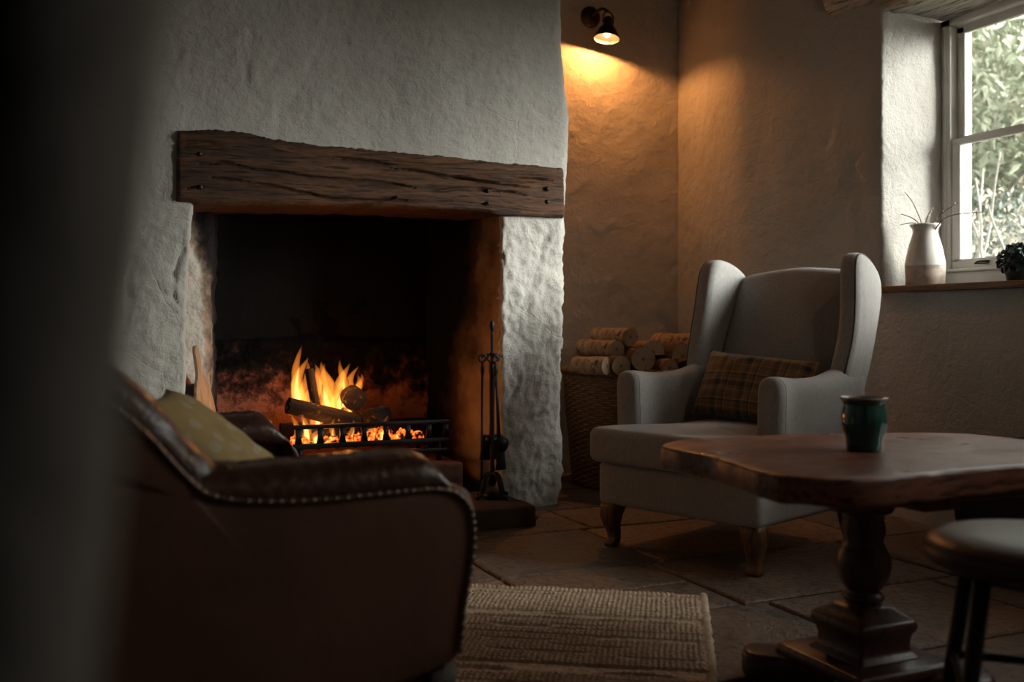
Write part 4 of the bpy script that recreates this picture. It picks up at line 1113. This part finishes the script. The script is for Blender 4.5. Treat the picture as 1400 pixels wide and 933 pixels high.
for s in (-1, 1): yoke.append(tube([tuple(ML @ Vector((s*.030, 0, .085))), tuple(ML @ Vector((s*.031, .0, .125))), tuple(ML @ Vector((s*.016, .004, .150))), tuple(ML @ Vector((0, .008, .155)))], .0045, 8))
obj('yoke', join(*yoke), M['lampmetal'], wlmp)
tp = ML @ Vector((0, .008, .155))
obj('arm', tube(chaikin([(0, -.02, 0), (.004, -.07, .012), (.012, -.115, .018), tuple(tp)], 2, False), .008, 12), M['lampmetal'], wlmp)

# ------------------------------------------------------------------ sill things
vs = thing('ceramic_vase', 'white glazed bottle vase with a bare brown lower band on the sill', 'vase', (3.2, 3.075, WB+.0285))
k = .00301
obj('body', lathe([(26*k, 27*k), (26.3*k, 29*k), (24*k, 42*k), (21*k, 56*k), (17.5*k, 67*k), (16.2*k, 73*k), (16.6*k, 78*k), (19*k, 81.5*k), (20*k, 83*k), (19.6*k, 84.3*k), (17.5*k, 83.5*k), (14.5*k, 79*k), (14*k, 72*k), (19*k, 50*k), (22*k, 25*k), (.001, 5*k)], 44), M['glaze'], vs)
obj('lower_band', lathe([(.001, 0), (24*k, 0), (25.2*k, 1*k), (25.6*k, 14*k), (26.3*k, 26.5*k), (26*k, 28*k)], 44), M['rawband'], vs)
tw = []
top = Vector((3.2, 3.075, WB+.0285+84*k))
rnd = random.Random(2)
TW = [(3.2, 3.185, 1.352), (3.2, 3.205, 1.262), (3.19, 3.20, 1.215), (3.2, 2.786, 1.228), (3.2, 2.907, 1.278), (3.2, 3.035, 1.272), (3.17, 3.01, 1.262)]
sp_ = thing('dried_twigs', 'bare budding twigs standing in the white vase', 'twigs', tuple(top-Vector((0, 0, .12))))
o0 = top-Vector((0, 0, .12))
for i, e in enumerate(TW):
    e = Vector(e)-o0; r0 = Vector((rnd.uniform(-.02, .02), rnd.uniform(-.03, .03), .0)); mid = Vector((e.x*.25, e.y*.22+rnd.uniform(-.01, .01), .125))
    if i == 0: ctl = [r0, mid, Vector((e.x*.4, e.y*.36, .17)), Vector((e.x*.6, e.y*.62, .225)), e]
    elif i == 3: ctl = [r0, mid, Vector((e.x*.6, e.y*.5, .150)), e]
    else: ctl = [r0, mid, (mid+e)*.5+Vector((0, 0, .008)), e]
    pts = chaikin([tuple(c_) for c_ in ctl], 2, False)
    stem = obj('twig', tube(pts, [.0032*(1-.6*q/(len(pts)-1)) for q in range(len(pts))], 6), M['twig'], sp_)
    bd = []
    for q in range(5, len(pts)-1, 2):
        p = Vector(pts[q]); s2 = .0042 if i in (3, 4, 5, 6) else .0026
        v, f = lathe([(.0003, -s2), (s2*.8, -s2*.2), (s2*.5, s2*1.1), (.0003, s2*2)], 7); off = Vector((rnd.uniform(-.004, .004), rnd.uniform(-.004, .004), .001))
        obj('bud', ([Vector(x)+p+off for x in v], f), M['bud'], stem)
pl = thing('potted_plant', 'dark green bushy plant in a small dark pot on the sill', 'potted plant', (3.2, 2.625, WB+.0285))
obj('pot', lathe([(.001, 0), (.042, 0), (.046, .006), (.050, .03), (.054, .045), (.050, .047), (.046, .04), (.001, .036)], 30), M['darkpot'], pl)
V, F = [], []
rnd = random.Random(8)
for i in range(520):
    q = Vector((rnd.gauss(0, 1), rnd.gauss(0, 1), rnd.gauss(0, 1))).normalized()
    if q.z < -.62: continue
    p = Vector((q.x*.066, q.y*.066, .078+q.z*.052)); L = rnd.uniform(.018, .030); W = L*.5
    t1 = q.cross(Vector((rnd.uniform(-1, 1), rnd.uniform(-1, 1), rnd.uniform(-1, 1)))).normalized(); dr = (q*.55+t1*.8).normalized(); sd = dr.cross(q).normalized(); n = len(V)
    for a, b, c_ in ((0, 0, 0), (.35, .5, .08), (.7, .4, .06), (1, 0, -.05), (.7, -.4, .06), (.35, -.5, .08), (.5, 0, .0)): V.append(p+dr*a*L+sd*b*W+q*c_*L)
    F += [(n, n+1, n+6), (n+1, n+2, n+6), (n+2, n+3, n+6), (n+3, n+4, n+6), (n+4, n+5, n+6), (n+5, n, n+6)]
v, f = lathe([(.001, .03), (.045, .04), (.060, .065), (.055, .10), (.03, .122), (.001, .126)], 20); n = len(V); V += [Vector(x) for x in v]; F += [tuple(i+n for i in q) for q in f]
obj('foliage', (V, F), M['darkleaf'], pl)

# ------------------------------------------------------------------ light, sky, camera
W = bpy.data.worlds.new('overcast_sky'); S.world = W; W.use_nodes = True; t = W.node_tree
bg = t.nodes['Background']; tc = t.nodes.new('ShaderNodeTexCoord'); sp = t.nodes.new('ShaderNodeSeparateXYZ'); cr = t.nodes.new('ShaderNodeValToRGB')
t.links.new(tc.outputs['Generated'], sp.inputs[0]); t.links.new(sp.outputs[2], cr.inputs[0]); t.links.new(cr.outputs[0], bg.inputs[0])
cr.color_ramp.elements[0].position = 0; cr.color_ramp.elements[0].color = (.84, .83, .79, 1); cr.color_ramp.elements[1].position = 1; cr.color_ramp.elements[1].color = (1, .985, .95, 1)
dt = t.nodes.new('ShaderNodeVectorMath'); dt.operation = 'DOT_PRODUCT'; dt.inputs[1].default_value = Vector((1.50, -1.70, .62)).normalized()
t.links.new(tc.outputs['Generated'], dt.inputs[0])
mx = t.nodes.new('ShaderNodeMath'); mx.operation = 'MAXIMUM'; t.links.new(dt.outputs['Value'], mx.inputs[0]); mx.inputs[1].default_value = 0
pw_ = t.nodes.new('ShaderNodeMath'); pw_.operation = 'POWER'; t.links.new(mx.outputs[0], pw_.inputs[0]); pw_.inputs[1].default_value = 26
ma = t.nodes.new('ShaderNodeMath'); ma.operation = 'MULTIPLY_ADD'; t.links.new(pw_.outputs[0], ma.inputs[0]); ma.inputs[1].default_value = 74; ma.inputs[2].default_value = 2.05
t.links.new(ma.outputs[0], bg.inputs[1])       # bright cloud round the hidden sun

def light(name, typ, loc, energy, col, **kw):
    d = bpy.data.lights.new(name, typ); d.energy = energy; d.color = col
    for k_, v_ in kw.items(): setattr(d, k_, v_)
    o = bpy.data.objects.new(name, d); o.location = loc; link(o); return o
p_ = light('window_portal', 'AREA', (3.62, (WY0+WY1)/2, (WB+WT)/2), 1, (1, 1, 1), shape='RECTANGLE', size=1.2, size_y=1.5)
p_.data.cycles.is_portal = True; p_.rotation_euler = (0, R(90), 0)
p2 = light('window_portal', 'AREA', (3.62, (V0+V1)/2, (WB+WT)/2), 1, (1, 1, 1), shape='RECTANGLE', size=1.2, size_y=1.1)
p2.data.cycles.is_portal = True; p2.rotation_euler = (0, R(90), 0)
lb_ = light('lamp_bulb_light', 'SPOT', tuple(Vector((2.532, YA-.005, 2.448))+ML @ Vector((0, 0, .004))), 12.5, (1, .385, .105), shadow_soft_size=.006, spot_size=R(172), spot_blend=.3)
lb_.rotation_euler = Vector((-.10, .10, -.98)).to_track_quat('-Z', 'Y').to_euler()
light('room_fill_light', 'POINT', (2.3, .75, 2.0), 5.0, (1, .78, .60), shadow_soft_size=.10)  # warm fill added out of view, no lamp fixture stands there
light('fire_light', 'POINT', (1.02, 4.20, .55), 2.6, (1, .34, .07), shadow_soft_size=.06)
light('fire_light', 'POINT', (.95, 4.16, .34), .7, (1, .36, .08), shadow_soft_size=.03)

cam = bpy.data.cameras.new('camera'); co = bpy.data.objects.new('camera', cam); link(co)
co.location = (0, 0, .8); co.rotation_euler = (R(90), 0, R(-23.6))
cam.sensor_width = 36; cam.lens = 1361/1400*36; cam.shift_y = -(466.5-442)/1400*1
cam.clip_start = .02
cam.dof.use_dof = True; cam.dof.focus_distance = 3.5; cam.dof.aperture_fstop = 2.6
S.camera = co
vs_ = S.view_settings; vs_.view_transform = 'Standard'; vs_.look = 'None'; vs_.exposure = .68; vs_.gamma = 1; vs_.use_curve_mapping = False
